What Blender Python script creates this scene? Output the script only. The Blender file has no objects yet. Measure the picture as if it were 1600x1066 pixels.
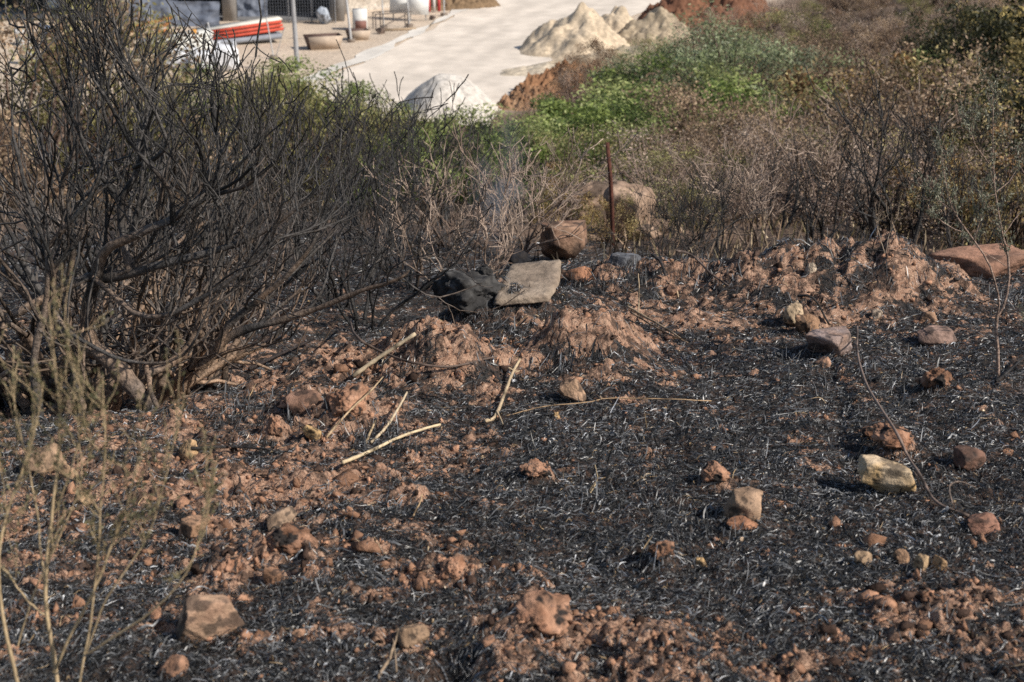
import bpy, math, random
import numpy as np
from mathutils import Vector

sc = bpy.context.scene
COL = sc.collection
R0 = np.random.default_rng(7)

# ------------------------------------------------------------------ helpers
def nrm(v):
    return v / np.maximum(np.linalg.norm(v, axis=-1, keepdims=True), 1e-9)

def sstep(a, b, x):
    t = np.clip((x - a) / (b - a), 0, 1)
    return t * t * (3 - 2 * t)

def hash2(ix, iy, seed):
    h = (ix.astype(np.int64) * 374761393 + iy.astype(np.int64) * 668265263 + seed * 974711) & 0xFFFFFFFF
    h = ((h ^ (h >> 13)) * 1274126177) & 0xFFFFFFFF
    h = ((h ^ (h >> 16)) * 2246822519) & 0xFFFFFFFF
    return (h ^ (h >> 15)) & 0xFFFFFF

def noise2(x, y, seed=0):
    xi = np.floor(x); yi = np.floor(y)
    fx = x - xi; fy = y - yi
    ux = fx * fx * fx * (fx * (fx * 6 - 15) + 10); uy = fy * fy * fy * (fy * (fy * 6 - 15) + 10)
    def g(ox, oy):
        a = hash2(xi + ox, yi + oy, seed) * (2 * math.pi / 0x1000000)
        return np.cos(a) * (fx - ox) + np.sin(a) * (fy - oy)
    a = g(0, 0); b = g(1, 0); c = g(0, 1); d = g(1, 1)
    return (a + (b - a) * ux + (c - a) * uy + (a - b - c + d) * ux * uy) * 1.5

def fbm(x, y, octs=4, seed=0, gain=.5):
    s = 0; amp = 1
    for o in range(octs):
        s = s + amp * noise2(x * 2 ** o + o * 17.3, y * 2 ** o - o * 9.1, seed + o)
        amp *= gain
    return s

def worley(x, y, seed=0):
    xi = np.floor(x); yi = np.floor(y)
    best = np.full(x.shape, 9.0)
    for ox in (-1, 0, 1):
        for oy in (-1, 0, 1):
            h = hash2(xi + ox, yi + oy, seed)
            px = xi + ox + (h & 0xFFF) / 4095.0; py = yi + oy + (h >> 12) / 4095.0
            best = np.minimum(best, (px - x) ** 2 + (py - y) ** 2)
    return np.sqrt(best)

def hash3(ix, iy, iz, seed):
    return hash2(ix + 57 * iz, iy - 131 * iz, seed)

def noise3(P, seed=0):
    Pi = np.floor(P); f = P - Pi
    u = f * f * (3 - 2 * f)
    s = 0
    for ox in (0, 1):
        for oy in (0, 1):
            for oz in (0, 1):
                h = hash3(Pi[:, 0] + ox, Pi[:, 1] + oy, Pi[:, 2] + oz, seed) / 8388607.5 - 1
                w = (u[:, 0] if ox else 1 - u[:, 0]) * (u[:, 1] if oy else 1 - u[:, 1]) * (u[:, 2] if oz else 1 - u[:, 2])
                s = s + h * w
    return s

def fbm3(P, octs=4, seed=0):
    s = 0; a = 1
    for o in range(octs):
        s = s + a * noise3(P * 2 ** o + o * 3.7, seed + o); a *= .5
    return s

# mesh from arrays ------------------------------------------------------
def mesh_from(name, V, faces, col=None, smooth=True, attrs=None):
    V = np.ascontiguousarray(V, dtype=np.float32).reshape(-1, 3)
    if not isinstance(faces, (list, tuple)): faces = [faces]
    faces = [np.asarray(f, dtype=np.int32) for f in faces if len(f)]
    me = bpy.data.meshes.new(name)
    me.vertices.add(len(V)); me.vertices.foreach_set('co', V.ravel())
    nl = sum(f.size for f in faces); npz = sum(len(f) for f in faces)
    me.loops.add(nl); me.loops.foreach_set('vertex_index', np.concatenate([f.ravel() for f in faces]))
    me.polygons.add(npz)
    sizes = np.concatenate([np.full(len(f), f.shape[1], np.int32) for f in faces])
    starts = np.concatenate([[0], np.cumsum(sizes)[:-1]]).astype(np.int32)
    me.polygons.foreach_set('loop_start', starts)
    me.update(calc_edges=True)
    if smooth:
        me.polygons.foreach_set('use_smooth', np.ones(npz, dtype=bool))
    if col is not None:
        a = me.attributes.new('col', 'FLOAT_COLOR', 'POINT')
        c = np.ones((len(V), 4), np.float32); c[:, :3] = np.asarray(col, dtype=np.float32)
        a.data.foreach_set('color', c.ravel())
    for k, v in (attrs or {}).items():
        a = me.attributes.new(k, 'FLOAT', 'POINT')
        a.data.foreach_set('value', np.ascontiguousarray(v, dtype=np.float32))
    return me

def link(name, me, m, parent=None):
    o = bpy.data.objects.new(name, me)
    if m is not None and not me.materials: me.materials.append(m)
    COL.objects.link(o)
    if parent is not None: o.parent = parent
    return o

def tag(o, label=None, cat=None, group=None, kind=None):
    if label: o['label'] = label
    if cat: o['category'] = cat
    if group: o['group'] = group
    if kind: o['kind'] = kind
    return o

def empty(name, loc, label, cat, group=None, rz=0, s=1):
    o = bpy.data.objects.new(name, None); COL.objects.link(o)
    o.location = [float(v) for v in loc]; o.rotation_euler = (0, 0, rz); o.scale = (s, s, s)
    o.empty_display_size = .1
    return tag(o, label, cat, group)

def copy_tree(src, loc, rz, s, label=None, group=None):
    r = src.copy(); COL.objects.link(r)
    r.location = [float(v) for v in loc]; r.rotation_euler = (0, 0, rz)
    r.scale = s if isinstance(s, tuple) else (s, s, s)
    if label: r['label'] = label
    if group: r['group'] = group
    elif 'group' in r: del r['group']
    for ch in list(src.children):
        c = ch.copy(); COL.objects.link(c); c.parent = r
        for g in list(ch.children):
            d = g.copy(); COL.objects.link(d); d.parent = c
    return r

class Geo:
    """collects vertex / face / colour arrays that become ONE mesh"""
    def __init__(s): s.V = []; s.F = {}; s.C = []; s.n = 0
    def add(s, V, F, C):
        V = np.asarray(V, dtype=np.float64).reshape(-1, 3)
        for f in (F if isinstance(F, list) else [F]):
            f = np.asarray(f)
            s.F.setdefault(f.shape[1], []).append(f + s.n)
        C = np.asarray(C, dtype=np.float64)
        if C.ndim == 1: C = np.tile(C, (len(V), 1))
        s.V.append(V); s.C.append(C); s.n += len(V)
    def mesh(s, name, smooth=True, off=None):
        V = np.concatenate(s.V)
        if off is not None: V = V - np.asarray(off)
        return mesh_from(name, V, [np.concatenate(v) for v in s.F.values()], np.concatenate(s.C), smooth)
    def build(s, name, m, parent=None, smooth=True, off=None):
        return link(name, s.mesh(name, smooth, off), m, parent)

def resample(pts, K):
    pts = np.asarray(pts, dtype=float)
    n = len(pts)
    if n < 3:
        t = np.linspace(0, n - 1, K); i = np.minimum(t.astype(int), n - 2); f = (t - i)[:, None]
        return pts[i] * (1 - f) + pts[i + 1] * f
    P = np.vstack([2 * pts[0] - pts[1], pts, 2 * pts[-1] - pts[-2]])
    t = np.linspace(0, n - 1, K); i = np.minimum(t.astype(int), n - 2); f = (t - i)[:, None]
    a, b, c, d = P[i], P[i + 1], P[i + 2], P[i + 3]
    return .5 * (2 * b + (c - a) * f + (2 * a - 5 * b + 4 * c - d) * f ** 2 + (3 * b - a - 3 * c + d) * f ** 3)

def tubes(P, Rr, sides=4):
    P = np.asarray(P, dtype=float); Rr = np.asarray(Rr, dtype=float)
    if P.ndim == 2: P = P[None]; Rr = Rr[None]
    N, K, _ = P.shape
    T = nrm(np.gradient(P, axis=1))
    avg = nrm(P[:, -1] - P[:, 0] + 1e-6)
    ref = np.where(np.abs(avg[:, 2:3]) < .8, np.array([[0, 0, 1.0]]), np.array([[1.0, 0, 0]]))
    ref = np.repeat(ref[:, None], K, 1)
    n1 = nrm(ref - (ref * T).sum(-1, keepdims=True) * T)
    n2 = np.cross(T, n1)
    a = np.arange(sides) * 2 * math.pi / sides
    V = P[:, :, None] + Rr[:, :, None, None] * (np.cos(a)[None, None, :, None] * n1[:, :, None] + np.sin(a)[None, None, :, None] * n2[:, :, None])
    base = (np.arange(N) * K * sides)[:, None, None] + (np.arange(K - 1) * sides)[None, :, None]
    j = np.arange(sides)[None, None, :]; jn = (j + 1) % sides
    F = np.stack([base + j, base + jn, base + sides + jn, base + sides + j], -1).reshape(-1, 4)
    return V.reshape(-1, 3), F

# ------------------------------------------------------------------ camera model
LENS, SENS, PITCH, CZ = 50.0, 36.0, math.radians(20), 1.7
FP = LENS / SENS * 1600
CP, SP = math.cos(PITCH), math.sin(PITCH)

def at(px, py, Y):
    cx = (px - 800) / FP; cy = (533 - py) / FP
    t = Y / (CP + cy * SP)
    return np.array([cx * t, Y, CZ + t * (-SP + cy * CP)])

def proj(x, y, z):
    dz = z - CZ
    dep = y * CP - dz * SP
    v = y * SP + dz * CP
    return 800 + FP * x / dep, 533 - FP * v / dep

# ------------------------------------------------------------------ terrain
XE = [-9, -3, -1.87, -1.39, -.88, -.5, 0, .4, 3, 9]
YE = [4.8, 5.0, 5.2, 5.45, 6.35, 6.8, 7.9, 8.5, 8.8, 9.4]
SITE = -8.7

def base_z(x, y):
    ye = np.interp(x, XE, YE)
    bench = -.105 * y
    far = np.maximum(-1.33 - .16 * (y - 9) - .09 * np.maximum(0, y - 13.5), SITE)
    s = sstep(0, 1.0, y - ye)
    z = bench * (1 - s) + far * s
    left = sstep(.2, -1.2, x) * np.exp(-((y - ye - 1.6) / 1.3) ** 2)
    z = z - .12 * left
    xb = np.where(y > 52, -1 + .44 * (y - 52), -1 + .10 * (52 - y))
    rise = np.maximum(0, x - xb - 1.0)
    z = z + .2 * rise * rise / (rise + 3) * sstep(18, 36, y)
    return z

def hit_fn(px, py, fn, y0=1.5, y1=160, n=6000):
    Y = y0 * (y1 / y0) ** np.linspace(0, 1, n)
    cx = (px - 800) / FP; cy = (533 - py) / FP
    t = Y / (CP + cy * SP)
    x = cx * t; z = CZ + t * (-SP + cy * CP)
    g = fn(x, Y)
    k = np.argmax(z < g)
    return np.array([x[k], Y[k], float(g[k])])

# mounds: pixel of the mound's middle on the plain ground, height, radii in metres, soil
MOUNDS = [
 (700, 588, .21, .24, .20, .7), (748, 560, .05, .12, .12, .5), (905, 572, .22, .24, .22, .75), (965, 548, .10, .16, .2, .8),
 (1310, 462, .25, .42, .34, .42), (1205, 470, .13, .28, .22, .3), (1120, 462, .09, .22, .25, .25), (1050, 452, .09, .26, .3, .1),
 (1420, 470, .15, .30, .24, .4), (980, 460, .12, .30, .3, .3), (1475, 455, .07, .22, .2, .4), (840, 500, .15, .32, .34, .1),
 (765, 512, .12, .2, .22, .1),
 (900, 455, .05, .3, .4, .1), (600, 575, .07, .24, .12, .8), (515, 585, .06, .22, .14, .7), (545, 660, .09, .13, .10, 1.0), (610, 650, .03, .12, .1, .5),
 (470, 640, .05, .10, .08, .6), (430, 680, .05, .05, .05, .8), (570, 620, .03, .1, .06, .7),
 (850, 985, .055, .15, .075, 1.0), (700, 905, .05, .10, .085, .9), (1035, 885, .06, .055, .05, .4), (838, 750, .04, .06, .05, .9),
 (450, 868, .055, .10, .07, .6), (1010, 1000, .03, .12, .06, .8), (1460, 960, .03, .2, .10, .9), (795, 1040, .05, .10, .06, .8),
 (1050, 1040, .03, .18, .08, .8), (1400, 715, .055, .09, .06, .8), (1120, 760, .04, .055, .05, .7), (645, 780, .025, .07, .05, .7),
 (352, 895, .045, .055, .05, 1.0), (1470, 615, .06, .09, .06, .4), (470, 760, .03, .1, .06, .9), (330, 790, .03, .12, .06, .9), (250, 770, .03, .15, .08, .9),
 (1370, 690, .035, .05, .04, .5), (1085, 505, .03, .2, .12, .8), (1300, 500, .03, .2, .08, .4), (380, 1010, .03, .06, .05, .7), (590, 860, .02, .09, .05, .3),
 (1250, 505, .04, .12, .1, .5), (1180, 540, .02, .2, .06, .4), (940, 430, .05, .2, .2, .2),
 (700, 1050, -.07, .09, .05, -1.0), (425, 690, -.05, .06, .06, -1), (880, 590, -.03, .12, .06, -.6),
]
M2 = []
for (px, py, h, rx, ry, so) in MOUNDS:
    p = hit_fn(px, py, base_z)
    M2.append((p[0], p[1], h, rx, ry, so))
# where the fire left bare soil, in photograph pixels (authoring only: these become places on the ground)
BARE = [(180, 760, 270, 120, .42), (560, 740, 150, 45, .34), (560, 575, 190, 45, .32), (1320, 420, 220, 26, .22), (900, 540, 110, 60, .30),
        (1000, 1010, 330, 60, .34), (1490, 960, 140, 70, .36), (1090, 500, 120, 40, .34), (1420, 490, 160, 24, .34), (430, 850, 120, 80, .25),
        (330, 640, 160, 40, .2), (1230, 620, 260, 60, .02), (1180, 785, 60, 20, .3), (1290, 720, 50, 15, .3), (700, 690, 60, 30, .25),
        (700, 890, 80, 45, .25), (100, 950, 150, 110, .15), (1330, 820, 250, 60, -.14), (880, 800, 180, 60, -.12), (1120, 920, 150, 50, -.12), (1250, 560, 180, 40, -.1)]

def ground_full(x, y):
    z = base_z(x, y)
    d2 = np.zeros_like(z); soil = np.full_like(z, -.37)
    near = y < 12
    msum = np.zeros_like(z)
    for (mx, my, h, rx, ry, so) in M2:
        q = ((x - mx) / rx) ** 2 + ((y - my) / ry) ** 2
        g = np.exp(-q ** 1.3 * .8)
        wob = 1 + .3 * noise2(x * 7 + mx, y * 7 + my, 5)
        z = z + h * g * wob
        msum = msum + np.clip(h, 0, 1) * g
        soil = soil + so * .66 * np.exp(-q * .75)
    px, py = proj(x, y, z)
    for (bx, by, sx, sy, w) in BARE:
        soil = soil + w * np.exp(-.5 * (((px - bx) / sx) ** 2 + ((py - by) / sy) ** 2))
    soil = soil + .56 * fbm(x / .20, y / .13, 4, 11, .62) + .26 * fbm(x / .05, y / .04, 3, 13, .65)
    # lumps
    w1 = worley(x / .085, y / .085, 21); w2 = worley(x / .035, y / .035, 22); w3 = worley(x / .2, y / .2, 23)
    big = fbm(x / .35, y / .35, 3, 31)
    fine = fbm(x / .03, y / .03, 3, 41, .6)
    m = .15 * sstep(-.05, .1, soil) + .85 * sstep(.08, .5, soil)
    fade = 1 - sstep(10, 14, y)
    dome = lambda w, r: np.maximum(0, 1 - (w / r) ** 2) ** .75
    wx = .3 * noise2(x / .05, y / .05, 81); wy = .3 * noise2(x / .05, y / .05, 82)
    w1 = worley(x / .085 + wx, y / .085 + wy, 21); w4 = worley(x / .018 + wx, y / .018 + wy, 24)
    gate = sstep(-.15, .35, noise2(x / .16, y / .16, 83))
    lump = .020 * dome(w1, .62) * gate + .010 * dome(w2, .6) * sstep(-.2, .3, noise2(x / .07, y / .07, 84)) + .016 * dome(w3, .5) * gate + .004 * dome(w4, .6)
    rugged = 1 + .25 * sstep(.03, .14, msum)
    z = z + fade * sstep(.03, .14, msum) * (.018 * fbm(x / .14, y / .14, 3, 87, .5))
    z = z + fade * (.022 * big + m * (lump * rugged + .009 * fine * rugged + .004) + (1 - m) * (.008 * fine + .006 * np.maximum(0, .7 - w2)))
    soil = soil + .12 * (.6 - w1) + .10 * (.5 - w2)
    # the far slope
    s_far = sstep(9.5, 13, y)
    z = z + s_far * (.10 * fbm(x / 1.6, y / 1.6, 3, 51) + .03 * fbm(x / .4, y / .4, 2, 52)) * (1 - sstep(50, 56, y) * sstep(1, -1, x - (-1 + .44 * (y - 52))))
    return z, soil

dr = [1.0]
def rows(to, ratio):
    while dr[-1] < to: dr.append(dr[-1] * ratio)
rows(2.3, 1.012); rows(9.6, 1.00135); rows(14, 1.0045); rows(100, 1.011); rows(900, 1.05)
DR = np.array(dr)
uc = np.arange(-.56, .5601, .0015)
side = .56 + np.cumsum(.0015 * 1.055 ** np.arange(1, 70))
UC = np.concatenate([-side[::-1], uc, side])
YY, UU = np.meshgrid(DR, UC, indexing='ij')
XX = YY * UU
GZgrid, SOIL = ground_full(XX, YY)
NR, NC = XX.shape

def grid_sample(A, x, y):
    x = np.asarray(x, float); y = np.asarray(y, float)
    r = np.interp(y, DR, np.arange(NR)); c = np.interp(x / np.maximum(y, .1), UC, np.arange(NC))
    i = np.minimum(r.astype(int), NR - 2); j = np.minimum(c.astype(int), NC - 2)
    f = r - i; g = c - j
    return (A[i, j] * (1 - f) + A[i + 1, j] * f) * (1 - g) + (A[i, j + 1] * (1 - f) + A[i + 1, j + 1] * f) * g

def gz(x, y): return grid_sample(GZgrid, x, y)
def hit(px, py): return hit_fn(px, py, gz)

# ------------------------------------------------------------------ materials
def new_mat(name):
    m = bpy.data.materials.new(name); m.use_nodes = True
    nt = m.node_tree; nt.nodes.clear()
    out = nt.nodes.new('ShaderNodeOutputMaterial'); b = nt.nodes.new('ShaderNodeBsdfPrincipled')
    nt.links.new(b.outputs[0], out.inputs[0])
    return m, nt, b

def N(nt, typ, **kw):
    n = nt.nodes.new(typ)
    for k, v in kw.items():
        if k.startswith('i_'):
            key = k[2:]
            n.inputs[int(key) if key.isdigit() else key.replace('_', ' ')].default_value = v
        else: setattr(n, k, v)
    return n

def mixc(nt, fac, a, b, blend='MIX'):
    n = nt.nodes.new('ShaderNodeMix'); n.data_type = 'RGBA'; n.blend_type = blend
    for sock, v in ((n.inputs[0], fac), (n.inputs[6], a), (n.inputs[7], b)):
        if hasattr(v, 'is_linked') or isinstance(v, bpy.types.NodeSocket): nt.links.new(v, sock)
        elif isinstance(v, (int, float)): sock.default_value = v
        else: sock.default_value = (*v, 1)
    return n.outputs[2]

def math_n(nt, op, a, b=None, c=None, clamp=False):
    n = nt.nodes.new('ShaderNodeMath'); n.operation = op; n.use_clamp = clamp
    for k, v in enumerate((a, b, c)):
        if v is None: continue
        if isinstance(v, bpy.types.NodeSocket): nt.links.new(v, n.inputs[k])
        else: n.inputs[k].default_value = v
    return n.outputs[0]

def maprange(nt, v, a, b, c=0., d=1.):
    n = nt.nodes.new('ShaderNodeMapRange'); n.interpolation_type = 'SMOOTHSTEP'
    nt.links.new(v, n.inputs[0])
    for k, q in enumerate((a, b, c, d)): n.inputs[k + 1].default_value = q
    return n.outputs[0]

def attr_mat(name, rough=.8, spec=.3, nscale=30, namt=.35, bump=0., bscale=60, trans=0., coords='Object'):
    """colour comes from the mesh's own point colours, broken up with noise"""
    m, nt, b = new_mat(name)
    a = N(nt, 'ShaderNodeAttribute', attribute_name='col')
    tc = N(nt, 'ShaderNodeTexCoord')
    nz = N(nt, 'ShaderNodeTexNoise', i_Scale=nscale, i_Detail=4.0, i_Roughness=.65)
    nt.links.new(tc.outputs[coords], nz.inputs['Vector'])
    f = maprange(nt, nz.outputs[0], .25, .75, 1 - namt, 1 + namt)
    v = N(nt, 'ShaderNodeVectorMath', operation='SCALE')
    nt.links.new(a.outputs[0], v.inputs[0]); nt.links.new(f, v.inputs['Scale'])
    nt.links.new(v.outputs[0], b.inputs['Base Color'])
    b.inputs['Roughness'].default_value = rough; b.inputs['Specular IOR Level'].default_value = spec
    if bump:
        n2 = N(nt, 'ShaderNodeTexNoise', i_Scale=bscale, i_Detail=5.0, i_Roughness=.7)
        nt.links.new(tc.outputs[coords], n2.inputs['Vector'])
        bp = N(nt, 'ShaderNodeBump', i_Strength=bump, i_Distance=.02)
        nt.links.new(n2.outputs[0], bp.inputs['Height']); nt.links.new(bp.outputs[0], b.inputs['Normal'])
    if trans:
        out = [n for n in nt.nodes if n.type == 'OUTPUT_MATERIAL'][0]
        tl = N(nt, 'ShaderNodeBsdfTranslucent'); nt.links.new(v.outputs[0], tl.inputs[0])
        mx = N(nt, 'ShaderNodeMixShader', i_0=trans)
        nt.links.new(b.outputs[0], mx.inputs[1]); nt.links.new(tl.outputs[0], mx.inputs[2]); nt.links.new(mx.outputs[0], out.inputs[0])
    return m

def ground_mat():
    m, nt, b = new_mat('burnt_ground')
    geo = N(nt, 'ShaderNodeNewGeometry')
    pos = geo.outputs['Position']
    soil = N(nt, 'ShaderNodeAttribute', attribute_name='soil').outputs['Fac']
    far = N(nt, 'ShaderNodeAttribute', attribute_name='col').outputs[0]
    farm = N(nt, 'ShaderNodeAttribute', attribute_name='far').outputs['Fac']
    def nz(scale, det=4., rough=.6):
        n = N(nt, 'ShaderNodeTexNoise', i_Scale=scale, i_Detail=det, i_Roughness=rough); nt.links.new(pos, n.inputs['Vector']); return n.outputs[0]
    n1 = nz(42, 6, .75); n2 = nz(160, 3, .7); n3 = nz(9, 4)
    k = math_n(nt, 'ADD', soil, math_n(nt, 'MULTIPLY_ADD', n1, .75, -.375))
    k = math_n(nt, 'ADD', k, math_n(nt, 'MULTIPLY_ADD', n2, .5, -.25))
    mask = maprange(nt, k, .02, .17)
    sc1 = mixc(nt, maprange(nt, n3, .3, .7), (.31, .165, .105), (.46, .275, .188))
    sc2 = mixc(nt, maprange(nt, n1, .35, .75), sc1, (.66, .45, .32))
    sc3 = mixc(nt, maprange(nt, n2, .35, .58, .6, 0.), sc2, (.10, .046, .028))
    c1 = mixc(nt, maprange(nt, n2, .42, .72), (.014, .0138, .014), (.07, .066, .064))
    c2 = mixc(nt, maprange(nt, n1, .60, .74, 0., .55), c1, (.17, .165, .16))
    c2 = mixc(nt, math_n(nt, 'MULTIPLY', maprange(nt, n3, .38, .62), maprange(nt, n1, .40, .62, 0., .75)), c2, (.17, .10, .068))
    sootn = nz(14, 5, .7)
    sc3 = mixc(nt, maprange(nt, sootn, .45, .60, 0., .85), sc3, (.055, .036, .028))
    near = mixc(nt, mask, c2, sc3)
    fc = mixc(nt, maprange(nt, nz(6, 6, .7), .3, .7, .45, 0.), far, (.05, .035, .028))
    fc2 = mixc(nt, maprange(nt, nz(60, 3, .7), .55, .7, 0., .5), fc, (.42, .33, .25))
    base = mixc(nt, farm, near, fc2)
    nt.links.new(base, b.inputs['Base Color'])
    b.inputs['Roughness'].default_value = .85; b.inputs['Specular IOR Level'].default_value = .25
    h = math_n(nt, 'ADD', math_n(nt, 'MULTIPLY', n1, .6), math_n(nt, 'MULTIPLY', n2, .35))
    bp = N(nt, 'ShaderNodeBump', i_Strength=.9, i_Distance=.018)
    nt.links.new(h, bp.inputs['Height']); nt.links.new(bp.outputs[0], b.inputs['Normal'])
    return m

M_GROUND = ground_mat()
M_CHAR = attr_mat('charred_blades', .38, .6, 80, .3)
M_BARK = attr_mat('charred_bark', .55, .35, 60, .7, .6, 90)
M_TWIG = attr_mat('twigs', .65, .3, 20, .3)
M_LEAF = attr_mat('leaves', .55, .35, 6, .25, trans=.32)
M_ROCK = attr_mat('stone', .9, .2, 16, .38, .55, 32)
M_SOIL = attr_mat('soil_clods', .95, .1, 30, .4, .6, 60)
M_STRAW = attr_mat('dry_stalk', .7, .3, 60, .25, .15, 150)
M_SITE = attr_mat('site_stuff', .7, .3, 3, .15)
M_DIRT = attr_mat('heap_dirt', .95, .1, 4.5, .35, .8, 7)
M_ROAD = attr_mat('dusty_road', .9, .15, .8, .12, .1, 5)

# ------------------------------------------------------------------ ground sheet
idx = np.arange(NR * NC).reshape(NR, NC)
gf = np.stack([idx[:-1, :-1], idx[:-1, 1:], idx[1:, 1:], idx[1:, :-1]], -1).reshape(-1, 4)
FAR = sstep(10.5, 15, YY)
xb = np.where(YY > 52, -1 + .44 * (YY - 52), -1 + .10 * (52 - YY))
hillm = sstep(-1, 2, XX - xb)
burnleft = sstep(1.5, -1.5, XX) * (1 - sstep(24, 36, YY))
fcol = np.zeros((NR, NC, 3))
hillc = np.array([.36, .235, .16]); blackc = np.array([.05, .042, .038]); sitec = np.array([.76, .62, .48]); greenc = np.array([.10, .085, .05])
nzf = fbm(XX / 2.5, YY / 2.5, 4, 61)
f1 = np.clip(.35 + nzf * .6, 0, 1)[..., None]
hillc = hillc * (1 - .4 * sstep(36, 46, YY))[..., None]
fcol[:] = hillc * (1 - f1 * .5) + greenc * f1 * .5
bl = (burnleft * np.clip(.75 + nzf * .5, 0, 1))[..., None]
fcol = fcol * (1 - bl) + blackc * bl
sm = (sstep(53, 55.5, YY) * (1 - hillm))[..., None]
fcol = fcol * (1 - sm) + sitec * (1 + .12 * nzf[..., None]) * sm
# soil seen just past the edge, on the left: sooty patches
near_left = np.where((YY > np.interp(XX, XE, YE) + .5) & (XX < .6), -.02, 0)
gme = mesh_from('ground', np.stack([XX, YY, GZgrid], -1), gf, fcol.reshape(-1, 3), True,
                {'soil': (SOIL + near_left).ravel(), 'far': FAR.ravel()})
tag(link('ground', gme, M_GROUND), kind='structure')

# ------------------------------------------------------------------ burnt grass litter (stuff)
def soil_at(x, y): return grid_sample(SOIL, x, y)

def litter(name, n, rng, upright=False, spots=None):
    if spots is None:
        lo, hi = math.log(2.5), math.log(13.0)
        y = np.exp(lo + (hi - lo) * rng.random(n) ** .9); x = y * (rng.random(n) * 1.12 - .56)
    else:
        x, y = spots
        n = len(x)
    s = soil_at(x, y) + .22 * noise2(x / .06, y / .06, 91)
    ye = np.interp(x, XE, YE)
    keep = (rng.random(n) < np.clip(1.0 - sstep(-.04, .20, s) * .84, 0, 1)) & ((y < ye + 2.0) | (x < 1.2) & (rng.random(n) < .7))
    x = x[keep]; y = y[keep]; n = len(x)
    K = 5
    L = np.exp(rng.normal(math.log(.024), .6, n)) * (.7 + .08 * y)
    # matted tufts share a lie
    flow = noise2(x / .35, y / .35, 95) * 4 + rng.normal(0, .9, n)
    kap = rng.normal(0, .55, n)
    t = np.linspace(0, 1, K)[None]
    ang = flow[:, None] + kap[:, None] * (t - .5) * 1.5
    dx = np.cos(ang); dy = np.sin(ang)
    px = x[:, None] + np.cumsum(dx, 1) * (L / K)[:, None]; py = y[:, None] + np.cumsum(dy, 1) * (L / K)[:, None]
    lift = np.abs(rng.normal(0, .006, n))[:, None] + .002
    arch = (rng.random(n) ** 2 * .011)[:, None] * np.sin(t * math.pi)
    tilt = (np.where(rng.random(n) < .05, rng.random(n) * .03, 0))[:, None] * t
    if upright:
        tilt = (.02 + rng.random(n) * .06)[:, None] * t
        arch = arch * .3
    pz = gz(px, py) + lift + arch + tilt
    P = np.stack([px, py, pz], -1)
    T = nrm(np.gradient(P, axis=1))
    rv = nrm(rng.normal(size=(n, 1, 3)) * np.array([1, 1, .7]))
    S = nrm(np.cross(T, np.repeat(rv, K, 1)))
    w = (np.exp(rng.normal(math.log(.0010), .45, n)) * (.7 + .08 * y))[:, None, None] * np.array([.7, 1, 1, .85, .15])[None, :, None]
    V = np.stack([P - S * w, P + S * w], 2).reshape(-1, 3)
    b = (np.arange(n) * K * 2)[:, None] + (np.arange(K - 1) * 2)[None]
    F = np.stack([b, b + 1, b + 3, b + 2], -1).reshape(-1, 4)
    ash = np.clip(noise2(x / .45, y / .3, 97) * 1.1 + noise2(x / .12, y / .09, 98) * .6, -1, 1.2)
    r = rng.random(n)
    c = np.where(r < .42, .013 + .017 * rng.random(n), .045 + .13 * rng.random(n))
    c = np.where((r > .88 - .22 * ash), .13 + .17 * rng.random(n), c)
    c = np.where((r > .985 - .06 * ash), .36 + .32 * rng.random(n), c)
    C = np.stack([c * .96, c * .985, c * 1.03], -1)
    straw = rng.random(n) < .016
    C[straw] = np.array([.42, .30, .17]) * (.6 + .6 * rng.random((straw.sum(), 1)))
    C = np.repeat(C, K * 2, 0)
    o = link(name, mesh_from(name, V, F, C, True), M_CHAR)
    return o

o = litter('burnt_grass', 500000, np.random.default_rng(1))
tag(o, 'black and ash grey burnt grass matted over the near ground', 'burnt grass', kind='stuff')
# stubble that still stands on the ridge
rs = np.random.default_rng(2)
sx = []; sy = []
for (px, py, rx, ry, n) in [(925, 440, 45, 18, 260), (870, 500, 60, 30, 300), (800, 520, 70, 25, 260), (960, 430, 70, 14, 260), (1350, 395, 120, 10, 300),
                            (1060, 430, 90, 15, 260), (1560, 470, 60, 25, 300), (680, 500, 40, 15, 150), (1250, 470, 120, 20, 260), (1340, 600, 200, 70, 500),
                            (1000, 700, 250, 100, 500), (900, 820, 300, 80, 400), (560, 690, 120, 30, 200), (380, 650, 100, 40, 250)]:
    p = hit(px, py); sxm = rx / FP * p[1]; sym = ry / FP * p[1] / .3
    sx.append(p[0] + rs.normal(0, sxm * .6, n)); sy.append(p[1] + rs.normal(0, sym * .6, n))
o = litter('burnt_stubble', 0, rs, True, (np.concatenate(sx), np.concatenate(sy)))
tag(o, 'short charred grass stubble still standing on the soil ridge', 'burnt grass', kind='stuff')

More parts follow.
